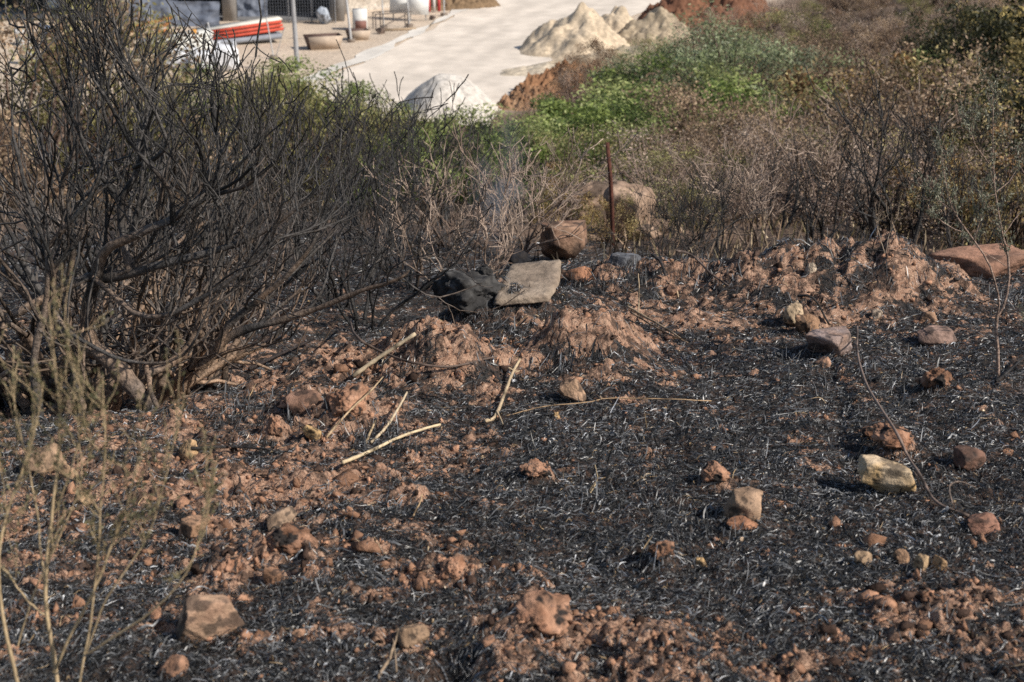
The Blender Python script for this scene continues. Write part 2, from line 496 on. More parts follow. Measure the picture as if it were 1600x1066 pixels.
# crumbs of soil (stuff)
def crumbs(name, n, rng, med=.0042, sig=.6, top=.026, thr=(-.12, .2), pmin=.05):
    ph = (1 + 5 ** .5) / 2
    ico = nrm(np.array([(-1, ph, 0), (1, ph, 0), (-1, -ph, 0), (1, -ph, 0), (0, -1, ph), (0, 1, ph), (0, -1, -ph), (0, 1, -ph), (ph, 0, -1), (ph, 0, 1), (-ph, 0, -1), (-ph, 0, 1)], float))
    fc = np.array([(0, 11, 5), (0, 5, 1), (0, 1, 7), (0, 7, 10), (0, 10, 11), (1, 5, 9), (5, 11, 4), (11, 10, 2), (10, 7, 6), (7, 1, 8), (3, 9, 4), (3, 4, 2), (3, 2, 6), (3, 6, 8), (3, 8, 9), (4, 9, 5), (2, 4, 11), (6, 2, 10), (8, 6, 7), (9, 8, 1)])
    y = np.exp(math.log(2.5) + math.log(9.6 / 2.5) * rng.random(n)); x = y * (rng.random(n) * 1.12 - .56)
    s = soil_at(x, y)
    keep = (rng.random(n) < np.clip(pmin + sstep(thr[0], thr[1], s), 0, 1)) & (y < np.interp(x, XE, YE) + .3)
    x = x[keep]; y = y[keep]; n = len(x)
    sz = np.exp(rng.normal(math.log(med), sig, n)); sz = np.minimum(sz, top)
    V = ico[None] * np.clip(1 + rng.normal(0, .36, (n, 12, 1)), .3, 1.9) * sz[:, None, None] * np.clip(1 + rng.normal(0, .35, (n, 1, 3)), .4, 1.9) * np.array([1, 1, .8])
    V = V + rng.normal(0, .16, (n, 12, 3)) * sz[:, None, None]
    V = V + np.stack([x, y, gz(x, y) + sz * .25], -1)[:, None]
    F = (fc[None] + (np.arange(n) * 12)[:, None, None]).reshape(-1, 3)
    tone = (.55 + .7 * rng.random((n, 1)))
    C = np.array([.41, .228, .145]) * tone
    pale = (rng.random(n) < .08) & (sz < .009)
    C[pale] = np.array([.42, .31, .22]) * tone[pale]
    dark = rng.random(n) < .42
    C[dark] = np.array([.07, .045, .035]) * tone[dark]
    return link(name, mesh_from(name, V.reshape(-1, 3), F, np.repeat(C, 12, 0), False), M_SOIL)
tag(crumbs('soil_crumbs', 46000, np.random.default_rng(3)), 'loose reddish crumbs of soil scattered over the bare patches', 'soil', kind='stuff')

tag(crumbs('soil_clods', 8000, np.random.default_rng(4), .0078, .45, .022, (.08, .5), .008), 'broken red brown clods crowding the soil mounds and bare patches', 'soil', kind='stuff')

# ------------------------------------------------------------------ stones
def sphere_pts(n=34):
    bm = __import__('bmesh').new()
    __import__('bmesh').ops.create_icosphere(bm, subdivisions=5, radius=1)
    V = np.array([v.co[:] for v in bm.verts]); F = np.array([[v.index for v in f.verts] for f in bm.faces]); bm.free()
    return V, F
SV, SF = sphere_pts()

def rock_shape(rng, planes=14, sharp=18, rough=.05, cuts=None):
    D = SV
    nv = nrm(rng.normal(size=(planes, 3)))
    hv = .62 + .3 * rng.random(planes)
    if cuts:
        nv = np.vstack([nv, nrm(np.array([c[:3] for c in cuts], float))]); hv = np.concatenate([hv, [c[3] for c in cuts]])
    sharp = sharp * 2.4
    dots = D @ nv.T
    r = np.where(dots > .05, hv[None] / np.maximum(dots, .05), 9.0)
    r = -np.log(np.exp(-r * sharp).sum(1) + math.exp(-1.25 * sharp)) / sharp
    V = D * r[:, None]
    sd = int(rng.integers(1000))
    V = V + D * (rough * fbm3(V * 3.1, 4, sd) + rough * .55 * fbm3(V * 11, 4, sd + 9))[:, None]
    return V

def rock(px, py, wpx, hpx, col, label, seed, name='stone', planes=14, sharp=18, rough=.05, depth=.8, rz=None, tilt=(0, 0), sink=.28,
         cuts=None, soot=.5, col2=None, cat='stone', m=None, loc=None, group=None, patch=.7):
    rng = np.random.default_rng(seed)
    col = tuple(min(.66, c * 1.15) for c in col)
    V = rock_shape(rng, planes, sharp, rough, cuts)
    p = hit(px, py) if loc is None else np.asarray(loc, float)
    k = np.linalg.norm(p - np.array([0, 0, CZ])) / FP
    W = wpx * k; H = hpx * k * 1.0 / (1 - sink)
    V = V - (V.max(0) + V.min(0)) / 2
    V = V / (V.max(0) - V.min(0)) * np.array([W, W * depth, H])
    a, bt = tilt
    ca, sa, cb, sb = math.cos(a), math.sin(a), math.cos(bt), math.sin(bt)
    V = V @ np.array([[1, 0, 0], [0, ca, -sa], [0, sa, ca]]).T @ np.array([[cb, 0, sb], [0, 1, 0], [-sb, 0, cb]]).T
    if rz:
        c, s = math.cos(rz), math.sin(rz); V = V @ np.array([[c, -s, 0], [s, c, 0], [0, 0, 1]]).T
    hz = (V[:, 2] - V[:, 2].min()) / (V[:, 2].max() - V[:, 2].min())
    base = np.array(col); c2 = np.array(col2) if col2 is not None else base * .62
    q = np.clip(.5 + .7 * fbm3(V / max(W, .02) * 4, 4, seed + 3), 0, 1)[:, None]
    C = base * (1 - q) + c2 * q
    so = (soot * sstep(.45, .0, hz + .25 * fbm3(V / W * 5, 3, seed + 5)))[:, None]
    C = C * (1 - so) + np.array([.02, .018, .018]) * so
    if patch < 0:
        ak = (sstep(.05, .35, fbm3(V / W * 7, 4, seed + 31)) * sstep(.45, .8, hz))[:, None] * .6; C = C * (1 - ak) + np.array([.11, .105, .10]) * ak
    pk = (max(patch, 0) * sstep(.15, .45, fbm3(V / W * 4.5 + 11, 4, seed + 21)))[:, None]
    C = C * (1 - pk) + np.array([.035, .03, .028]) * pk
    zmin = V[:, 2].min(); Hh = V[:, 2].max() - zmin
    V[:, 2] -= zmin + sink * Hh
    o = link(name, mesh_from(name, V, SF, C, True), m or M_ROCK)
    zz = float(gz(p[0], p[1] + W * depth * .4)) if loc is None else p[2]
    zlift = .035 if cat == 'rock slab' else 0.
    o.location = (float(p[0]), float(p[1] + W * depth * .42) if loc is None else float(p[1]), zz + zlift)
    tag(o, label, cat, group)
    return o

TAN = (.50, .375, .25); PINK = (.42, .25, .17); OCH = (.52, .34, .17)
UP = (0, 0, 1)
rock(885, 408, 78, 62, (.30, .19, .13), 'big squared brown boulder standing upright on the ridge behind the flat slab', 11, 'boulder', 6, 26, .035, .75, .25, (0, 0), .06, [(-1, -.1, 0, .55), (0, 0, 1, .6), (1, -.2, .1, .68)], .25, (.2, .115, .08), cat='boulder')
PG = np.array([(-.52, -.42), (-.26, .46), (.50, .52), (.44, .0), (.26, -.40)]) * 1.55
SC = []
for (a_, b_) in zip(PG, np.roll(PG, -1, 0)):
    n_ = np.array([b_[1] - a_[1], a_[0] - b_[0]]); n_ = n_ / np.linalg.norm(n_); h_ = n_ @ a_
    if h_ < 0: n_, h_ = -n_, -h_
    SC.append((n_[0], n_[1], .12, h_))
rock(826, 473, 112, 11, (.29, .23, .175), 'flat tan slab of rock lying tilted on top of the ridge', 12, 'flat_stone', 0, 34, .016, 1.5, 0, (.07, -.07), .12, SC + [(.04, 0, 1, .13), (0, 0, -1, .13)], .0, (.24, .185, .14), cat='rock slab', patch=0)
CH = (.016, .0155, .016)
rock(738, 492, 118, 44, CH, 'big soot black rock with ash on top left of the tan slab', 13, 'charred_rock', 8, 13, .15, 1.0, .3, (0, .16), .36, [(0, 0, 1, .62), (-1, -.2, 0, .6)], 0, (.05, .048, .047), cat='rock', patch=-1)
rock(752, 452, 44, 34, CH, 'smaller sooty lump of rock touching the upper left corner of the tan slab', 113, 'charred_rock', 9, 9, .22, .8, 0, (0, 0), .2, None, 0, (.05, .048, .047), cat='rock', patch=-1)
rock(812, 420, 36, 30, (.02, .02, .024), 'small jet black stone poking up behind the tan slab', 14, 'charred_rock', 10, 20, .05, .8, 0, (0, 0), .1, None, .2, cat='rock')
rock(975, 416, 54, 24, (.17, .175, .19), 'blue grey angular stone sunk in the ridge top right of the boulder', 15, 'stone', 8, 28, .03, .7, .2, (0, 0), .15, [(0, 0, 1, .5)], .3)
rock(905, 440, 50, 22, (.34, .17, .10), 'orange brown stone half sunk right of the tan slab', 16, 'stone', 8, 24, .04, .8, 0, (0, 0), .25)
rock(1540, 438, 160, 36, (.38, .205, .135), 'long smooth reddish boulder lying at the right end of the ridge', 17, 'boulder', 9, 12, .03, .55, -.05, (0, -.05), .22, [(0, 0, 1, .55)], .3, (.26, .15, .105), cat='boulder')
rock(1240, 512, 34, 34, TAN, 'pale pointed stone on the clod left of the middle of the burnt slope', 18, 'stone', 9, 22, .06, .8, .5, (0, 0), .2)
rock(1262, 524, 40, 34, (.30, .18, .11), 'rough brown stone just right of the pale pointed stone', 19, 'stone', 12, 12, .12, .8, 0, (0, 0), .25)
rock(1297, 562, 78, 40, (.27, .215, .20), 'broad grey pink stone with a cracked flat top', 20, 'stone', 9, 22, .04, .9, .1, (0, 0), .2, [(0, 0, 1, .48)], .25, (.33, .22, .17))
rock(1286, 575, 26, 17, PINK, 'little brown stone touching the front of the broad grey pink stone', 21)
rock(895, 630, 50, 36, (.40, .26, .17), 'oval sandy brown stone alone on the black grass in the middle', 22, 'stone', 12, 16, .04, .75, -.5, (0, 0), .1, None, .2)
rock(1388, 778, 86, 54, (.52, .40, .27), 'bright sandy pitted block on the black grass at the right', 23, 'stone', 10, 11, .05, .7, .05, (0, .12), .05, [(-1, 0, .1, .7), (1, 0, .3, .72), (0, 0, 1, .62)], .12, (.44, .29, .14))
rock(328, 1000, 96, 78, (.33, .205, .14), 'large flat sided brown rock standing on edge at lower left', 24, 'stone', 5, 40, .03, .42, .45, (.15, .30), .10, [(.25, -1, .35, .4), (-1, 0, 0, .55), (1, .1, .5, .75), (0, 0, 1, .8)], .15, (.40, .27, .18))
rock(1163, 815, 64, 40, (.36, .24, .16), 'low sandy stone with a pointed right end above reddish clods', 25, 'stone', 11, 16, .05, .8, 0, (0, 0), .2, [(0, 0, 1, .5)], .2)
rock(1160, 830, 50, 12, (.34, .17, .10), 'reddish flat stone under the low sandy pointed stone', 26, 'stone', 9, 22, .05, .7, .3, (0, 0), .3)
rock(1518, 738, 54, 36, (.17, .095, .068), 'dark brown angular stone right of the sandy block', 27, 'stone', 7, 26, .03, .8, .4, (0, 0), .1, None, .3, (.11, .07, .055))
rock(1538, 838, 48, 24, (.31, .165, .115), 'reddish stone at the far right below the bent vine', 28, 'stone', 9, 20, .04, .8, .2, (0, 0), .2)
rock(487, 694, 29, 27, (.47, .31, .15), 'small ochre cube like stone left of the straw stalks', 29, 'stone', 8, 20, .06, .9, .2, (0, 0), .08, None, .1)
rock(476, 648, 58, 34, (.31, .18, .125), 'wedge shaped pinkish stone on the black soil left of the big clod', 30, 'stone', 8, 26, .03, .8, .1, (0, -.15), .2, [(0, 0, 1, .45)], .35)
rock(104, 750, 30, 26, (.40, .26, .16), 'pale brown stone seen between the stems of the green plant', 31, 'stone', 10, 18)
rock(60, 745, 70, 44, (.36, .24, .155), 'larger tan stone behind the stems of the green plant', 35, 'stone', 10, 16)
rock(292, 718, 32, 26, (.45, .29, .16), 'ochre stone next to the left end of the charred stick', 32, 'stone', 10, 16, .06)
rock(645, 1010, 50, 36, (.30, .20, .13), 'brown squarish stone near the bottom left of centre', 33, 'stone', 9, 18, .05, .8, .2, (0, 0), .15, None, .3)
rock(1350, 888, 30, 24, (.36, .25, .16), 'rounded sandy stone on the black grass below the sandy block', 34, 'stone', 12, 12, .05)
rock(1410, 885, 24, 20, (.34, .21, .13), 'small brown stone left of the cluster of bright pebbles', 36, 'stone', 10, 16)
rock(1444, 892, 26, 22, (.46, .32, .19), 'bright pebble at the left of the close pair at right', 37, 'stone', 9, 18)
rock(1468, 894, 24, 26, (.42, .27, .15), 'bright pebble at the right of the close pair at right', 38, 'stone', 9, 18)
rock(266, 1062, 50, 30, (.32, .18, .115), 'reddish stone at the bottom edge under the brown rock on edge', 39, 'stone', 8, 22)
rock(425, 920, 28, 30, (.31, .175, .11), 'small pointed dark red stone above the brown rock on edge', 40, 'stone', 8, 26, .03, .6, .3)
rock(438, 828, 52, 24, (.36, .25, .17), 'flat pale stone resting on the clod at left of centre', 41, 'stone', 8, 22, .04, .7, .4, (0, -.3), .1)
rock(1178, 590, 16, 12, PINK, 'tiny dark pink stone left of the broad grey pink stone', 42)
rock(1370, 500, 18, 14, (.46, .36, .27), 'small white stone on the soil right of the middle of the ridge', 43)
rock(1467, 540, 60, 20, (.30, .20, .16), 'flat pinkish stone in the black grass left of the sapling', 44, 'stone', 9, 20, .04, .8, 0, (0, 0), .3, [(0, 0, 1, .45)])
rock(1452, 502, 34, 18, (.36, .22, .14), 'small brown stone on the bare soil before the long boulder', 45, 'stone', 9, 20)
rock(1268, 428, 20, 16, (.50, .40, .30), 'small cream stone on the crest of the soil ridge', 46)
rock(1050, 468, 26, 16, PINK, 'small pinkish stone on the front of the ridge above the straw rods', 47)
rock(870, 655, 10, 10, OCH, 'tiny ochre stone on black grass left below the oval stone', 48)
rock(950, 300, 8, 8, TAN, 'x', 49) if False else None
rock(128, 790, 30, 16, (.38, .25, .15), 'flat tan pebble on red soil at far left', 50, 'stone', 9, 18)
rock(300, 845, 50, 26, (.40, .24, .15), 'cracked flat reddish stone on the soil at left', 51, 'stone', 8, 24, .03, .8, .1, (0, 0), .35, [(0, 0, 1, .4)])
rock(1096, 890, 20, 16, OCH, 'ochre pebble on the black grass near lower centre right', 52)
rock(718, 590, 16, 12, (.28, .15, .10), 'dark red pebble in front of the left soil mound', 53)
rock(465, 1000, 24, 18, (.34, .2, .13), 'small brown pebble right of the brown rock on edge', 54)
# big half buried boulders past the ridge, beside the rusty post
for (px, Y, w, h, sd, lab) in [(935, 14.8, 90, 62, 61, 'rounded sandy boulder half buried left of the rusty post'), (985, 13.7, 90, 78, 62, 'large pinkish boulder half buried right of the rusty post'), (1010, 13.2, 60, 22, 63, 'low pale rock lying behind the ridge below the pinkish boulder'), (920, 13.3, 50, 16, 64, 'low rock on the sandy strip behind the squared boulder')]:
    x = at(px, 300, Y)[0]
    rock(0, 0, w, h, (.36, .255, .185), lab, sd, 'boulder', 9, 10, .05, .8, .2, (0, 0), .25, None, .1, (.26, .18, .13), 'boulder', None, (x, Y, float(gz(x, Y))))

# clods of soil: larger lumps lying loose
CL = [(1470, 610, 66, 40, 'dark hollowed soil clod left of the sapling'), (1400, 712, 84, 30, 'rough reddish clod above the sandy block'),
      (1370, 688, 50, 26, 'dark topped soil clod up left of the rough reddish clod'), (352, 898, 46, 34, 'rounded reddish clod left of centre at lower left'),
      (1035, 880, 50, 40, 'charred crumbly clod near the lower middle'), (545, 655, 80, 54, 'large crumbly orange clod beside the straw stalk'),
      (840, 752, 62, 26, 'low round reddish clod in the black grass at centre'), (450, 870, 100, 46, 'dark edged reddish clod carrying the flat pale stone'),
      (850, 985, 140, 56, 'broad crumbling tan clod at the bottom centre'), (430, 685, 28, 34, 'small upright clod beside a black hollow at left'),
      (1120, 760, 62, 26, 'reddish broken clod above the low sandy stone'), (700, 905, 60, 40, 'crumbling orange clod left of the lower middle')]
for k, (px, py, w, h, lab) in enumerate(CL):
    dk = .55 if 'dark' in lab or 'charred' in lab else 1
    rock(px, py, w * .85, h * .5, tuple(np.array([.38, .22, .145]) * (.5 + .5 * dk)), lab, 200 + k, 'soil_clod', 16, 9, .13, 1.0, k * .7, (0, 0), .55, None, .35, tuple(np.array([.30, .155, .095]) * dk), 'soil clod', M_SOIL, patch=1.0)

# ------------------------------------------------------------------ sticks and stalks on the ground
def stick(name, pts, r, col, label, cat, lift=.01, K=18, sides=7, twigs=(), wob=.0015, m=None, taper=.6, group=None, z_abs=None):
    """pts: photograph pixels of points lying on the ground"""
    q = []
    for p in pts:
        h_ = hit(p[0], p[1]); h_[2] += (p[2] if len(p) > 2 else 0) + lift
        q.append(h_)
    g = Geo(); org = np.array(q[0])
    P = resample(q, K)
    rng = np.random.default_rng(len(label) * 7)
    P += np.cumsum(rng.normal(0, wob, (K, 3)), 0) * .5
    r = r * (1.05 if name == 'vine_stem' else .8)
    rad = np.linspace(1, taper, K) * r * (1 + .08 * rng.normal(size=K))
    P = np.vstack([P[0] - (P[1] - P[0]) * .01, P, P[-1] + (P[-1] - P[-2]) * .01]); rad = np.concatenate([[r * .05], rad, [r * .05]])
    V, F = tubes(P, rad, sides)
    kn = noise3(P * 38, 9)[:, None]
    c = np.array(col) * (.70 + .3 * rng.random((len(V) // sides, 1)) + .25 * kn)
    c = np.where(kn < -.38, c * .35, c); c = np.repeat(c, sides, 0)
    g.add(V, F, c)
    o = g.build(name, m or M_STRAW, None, True, org)
    o.location = org
    tag(o, label, cat, group)
    for tw in twigs:
        g2 = Geo(); qq = []
        for p in tw:
            h_ = hit(p[0], p[1]); h_[2] += (p[2] if len(p) > 2 else 0) + lift; qq.append(h_)
        V, F = tubes(resample(qq, 8), np.linspace(1, .4, 8) * r * .6, 5)
        g2.add(V, F, np.array(col) * .85)
        g2.build('twig', m or M_STRAW, o, True, org)
    return o
ST = (.58, .46, .31)
stick('straw_stalk', [(552, 598, .02), (600, 574, .05), (650, 548, .07)], .012, ST, 'thick pale reed stalk slanting across the front of the left soil mound', 'stalk', taper=.9)
stick('straw_stalk', [(510, 688, .0), (545, 662, .04), (578, 638, .06), (598, 618, .07)], .006, (.5, .36, .22), 'thin jointed stalk leaning on the large crumbly orange clod', 'stalk')
stick('straw_stalk', [(580, 696, .0), (606, 676, .02), (622, 655, .04), (634, 640, .06)], .0075, ST, 'short curved stalk with its tip raised beside the small broken stalk', 'stalk', taper=.8)
stick('straw_stalk', [(572, 696, .0), (580, 684, .02), (587, 675, .03)], .006, (.5, .37, .22), 'smallest broken stalk left of the short curved stalk', 'stalk', taper=.9)
stick('straw_stalk', [(536, 732, .01), (580, 714, .015), (630, 692, .02), (688, 672, .015)], .009, (.66, .52, .33), 'longest bright straw stalk lying in front of the other stalks', 'stalk', taper=.7)
stick('straw_stalk', [(758, 664, .005), (775, 655, .0), (790, 622, .02), (800, 600, .035), (812, 582, .05)], .010, (.55, .42, .27), 'knotted pale stalk with a hooked lower end right of the left mound', 'stalk', twigs=[[(776, 650, .01), (782, 662, .01), (786, 670, .005)], [(795, 592, .04), (806, 598, .04), (812, 594, .03)]], taper=.75)
stick('straw_stalk', [(790, 656, .005), (850, 644, .01), (915, 637, .01), (950, 633, .015), (1040, 633, .01), (1110, 634, .005)], .0028, (.46, .31, .18), 'very long thin straw lying level across the black grass', 'stalk', K=26, taper=1)
rs_ = [[(980, 491, .03), (1020, 512, .02), (1065, 538, .01)], [(985, 497, .02), (1030, 522, .015), (1075, 541, .01)]]
stick('straw_stalk', rs_[0], .0085, (.42, .31, .2), 'upper one of two brown rods lying side by side below the ridge', 'stalk')
stick('straw_stalk', rs_[1], .006, (.34, .24, .16), 'lower thinner one of two brown rods lying side by side below the ridge', 'stalk')
stick('straw_stalk', [(997, 497, .0), (998, 475, .05), (996, 455, .09)], .006, (.45, .34, .22), 'short stalk standing upright at the end of the brown rods', 'stalk')
stick('vine_stem', [(548, 524, .08), (556, 545, .05), (590, 568, .05), (640, 588, .05), (700, 585, .02), (775, 572, .03)], .006, (.14, .10, .08), 'long brown wiry stem curving across the left soil mound', 'stem', K=30, taper=.8)
stick('vine_stem', [(1336, 545, .10), (1338, 580, .06), (1355, 630, .05), (1392, 695, .05), (1415, 735, .04), (1436, 770, .04), (1460, 795, .01), (1510, 814, .0)], .0055, (.22, .16, .13), 'long dark vine trailing down past the sandy block', 'stem', K=36, taper=.9, twigs=[[(1440, 778, .02), (1432, 768, .04), (1426, 762, .05)]])
stick('charred_stick', [(300, 712, .015), (360, 710, .02), (428, 713, .015)], .009, (.035, .03, .028), 'straight charred stick lying on red soil at left', 'stick', m=M_BARK)
stick('charred_stick', [(322, 690, .02), (345, 702, .02), (362, 712, .015)], .006, (.16, .09, .06), 'short brown stick touching the straight charred stick', 'stick', m=M_BARK)
stick('charred_stick', [(390, 585, .02), (440, 565, .04), (490, 545, .05)], .014, (.04, .03, .027), 'thick charred branch lying along the left edge of the bench', 'stick', m=M_BARK)
stick('charred_stick', [(1245, 480, .05), (1270, 488, .06), (1295, 512, .01)], .009, (.03, .028, .028), 'bent black root arching behind the pale pointed stone', 'stick', m=M_BARK)
stick('charred_stick', [(1018, 415, .05), (1032, 425, .05), (1040, 445, .03)], .012, (.05, .042, .04), 'short charred branch stub hanging over the ridge front', 'stick', m=M_BARK)
stick('charred_stick', [(1055, 410, .06), (1080, 420, .06), (1110, 440, .04), (1140, 455, .02)], .010, (.15, .11, .09), 'grey brown branch lying down the ridge face', 'stick', m=M_BARK)
stick('charred_stick', [(1320, 400, .03), (1370, 403, .03), (1420, 410, .02)], .006, (.04, .035, .033), 'thin charred stick lying on the crest of the soil peak', 'stick', m=M_BARK)
stick('charred_stick', [(1490, 448, .03), (1530, 452, .02), (1575, 460, .02)], .010, (.05, .04, .036), 'charred stick lying before the long reddish boulder', 'stick', m=M_BARK)
stick('charred_stick', [(1555, 600, .0), (1575, 590, .02), (1600, 572, .04)], .008, (.04, .035, .033), 'black twig at the foot of the sapling', 'stick', m=M_BARK)
stick('charred_stick', [(660, 622, .01), (685, 630, .01), (705, 636, .005)], .005, (.12, .085, .065), 'short thin brown twig left of the knotted pale stalk', 'stick', m=M_BARK)
stick('charred_stick', [(760, 850, .03), (780, 868, .015), (815, 872, .02), (818, 855, .05)], .004, (.06, .05, .045), 'hooked dark twig in the black grass at lower centre', 'stick', m=M_BARK)
stick('dry_twig', [(1487, 795, .0), (1482, 775, .03), (1500, 768, .03), (1525, 767, .01)], .0045, (.2, .15, .12), 'small arched grey twig right of the dark vine', 'twig', m=M_BARK)
stick('dry_twig', [(922, 775, .0), (932, 762, .02), (928, 744, .03)], .003, (.5, .38, .22), 'tiny curled straw standing in the black grass at centre', 'twig')
stick('dry_twig', [(645, 812, .0), (656, 800, .02), (660, 792, .03)], .004, (.5, .35, .2), 'tiny orange straw on the ground left of centre', 'twig')
stick('dry_twig', [(590, 1066, .0), (612, 1040, .03), (622, 1020, .06)], .006, (.33, .24, .16), 'brown twig poking up at the bottom edge', 'twig', twigs=[[(620, 1066, .02), (618, 1046, .04), (615, 1030, .05)]])

# ------------------------------------------------------------------ branching growth
def grow(out, p, d, L, r, lev, rng, o):
    K = o.get('K', 6)
    pts = [p]; dd = d
    step = L / (K - 1)
    wob = o.get('wob', .14); up = o.get('up', .1)
    for k in range(K - 1):
        dd = dd + rng.normal(0, wob, 3) + np.array([0, 0, up])
        dd = dd / np.linalg.norm(dd)
        pts.append(pts[-1] + dd * step)
    pts = np.array(pts)
    rend = r * o.get('taper', .5)
    out.append((pts, np.linspace(r, rend if lev > 0 else max(rend * .5, o.get('rmin', .0008)), K), lev))
    if lev == 0: return
    n = int(rng.integers(*o.get('n', (3, 6))))
    for i in range(n):
        t = rng.uniform(o.get('t0', .3), 1.0) if i else 1.0
        f = t * (K - 1); a = min(int(f), K - 2); q = pts[a] + (pts[a + 1] - pts[a]) * (f - a)
        td = pts[a + 1] - pts[a]; td = td / np.linalg.norm(td)
        ax = rng.normal(size=3); ax -= ax.dot(td) * td; ax /= np.linalg.norm(ax)
        an = rng.uniform(*o.get('ang', (.35, .85))) if i else rng.uniform(.05, .35)
        nd = td * math.cos(an) + ax * math.sin(an)
        grow(out, q, nd, L * rng.uniform(*o.get('lf', (.5, .8))), max(r * (1 - t * .4) * o.get('rf', .6), o.get('rmin', .0008)), lev - 1, rng, o)

def add_polys(g, polys, colfn, sides=4, thick=None):
    by = {}
    for (p, r, lev) in polys:
        s = sides if thick is None or r[0] < thick else 8
        by.setdefault((len(p), s), []).append((p, r, lev))
    for (K, s), lst in by.items():
        P = np.stack([q[0] for q in lst]); Rr = np.stack([q[1] for q in lst]); lv = np.array([q[2] for q in lst])
        V, F = tubes(P, Rr, s)
        C = colfn(P.reshape(-1, 3), np.repeat(lv, K), Rr.ravel())
        g.add(V, F, np.repeat(C, s, 0))

def burnt_col(seed, tanlev=1.0, zref=-.6, gk=1.0):
    rng = np.random.default_rng(seed)
    def f(P, lv, r):
        n = len(P)
        black = np.array([.016, .0155, .0155]); grey = np.array([.17, .155, .145]); tan = np.array([.33, .225, .155])
        K = 6
        q = gk * np.clip(.40 + .9 * fbm3(P * 9, 3, seed), 0, 1)[:, None]
        c = black * (1 - q * .6) + grey * q * .6
        low = np.clip(tanlev * (1.0 - (P[:, 2] - zref) / .9) + .35 * fbm3(P * 3, 2, seed + 4), 0, 1)
        thick = sstep(.003, .009, r)
        w = (low * (.35 + .65 * thick) * np.clip(.5 + 1.0 * fbm3(P * 5.1, 3, seed + 8), 0, 1) * 1.5).clip(0, 1)[:, None]
        return c * (1 - w) + tan * w * (.8 + .4 * rng.random((n, 1)))
    return f

def main_stem(pp, K=18):
    """pp: (px, py, depth, radius)"""
    q = np.array([at(a, b, c) for (a, b, c, _) in pp]); r = [w[3] for w in pp]
    P = resample(q, K); rad = np.interp(np.linspace(0, 1, K), np.linspace(0, 1, len(r)), r)
    return P, rad

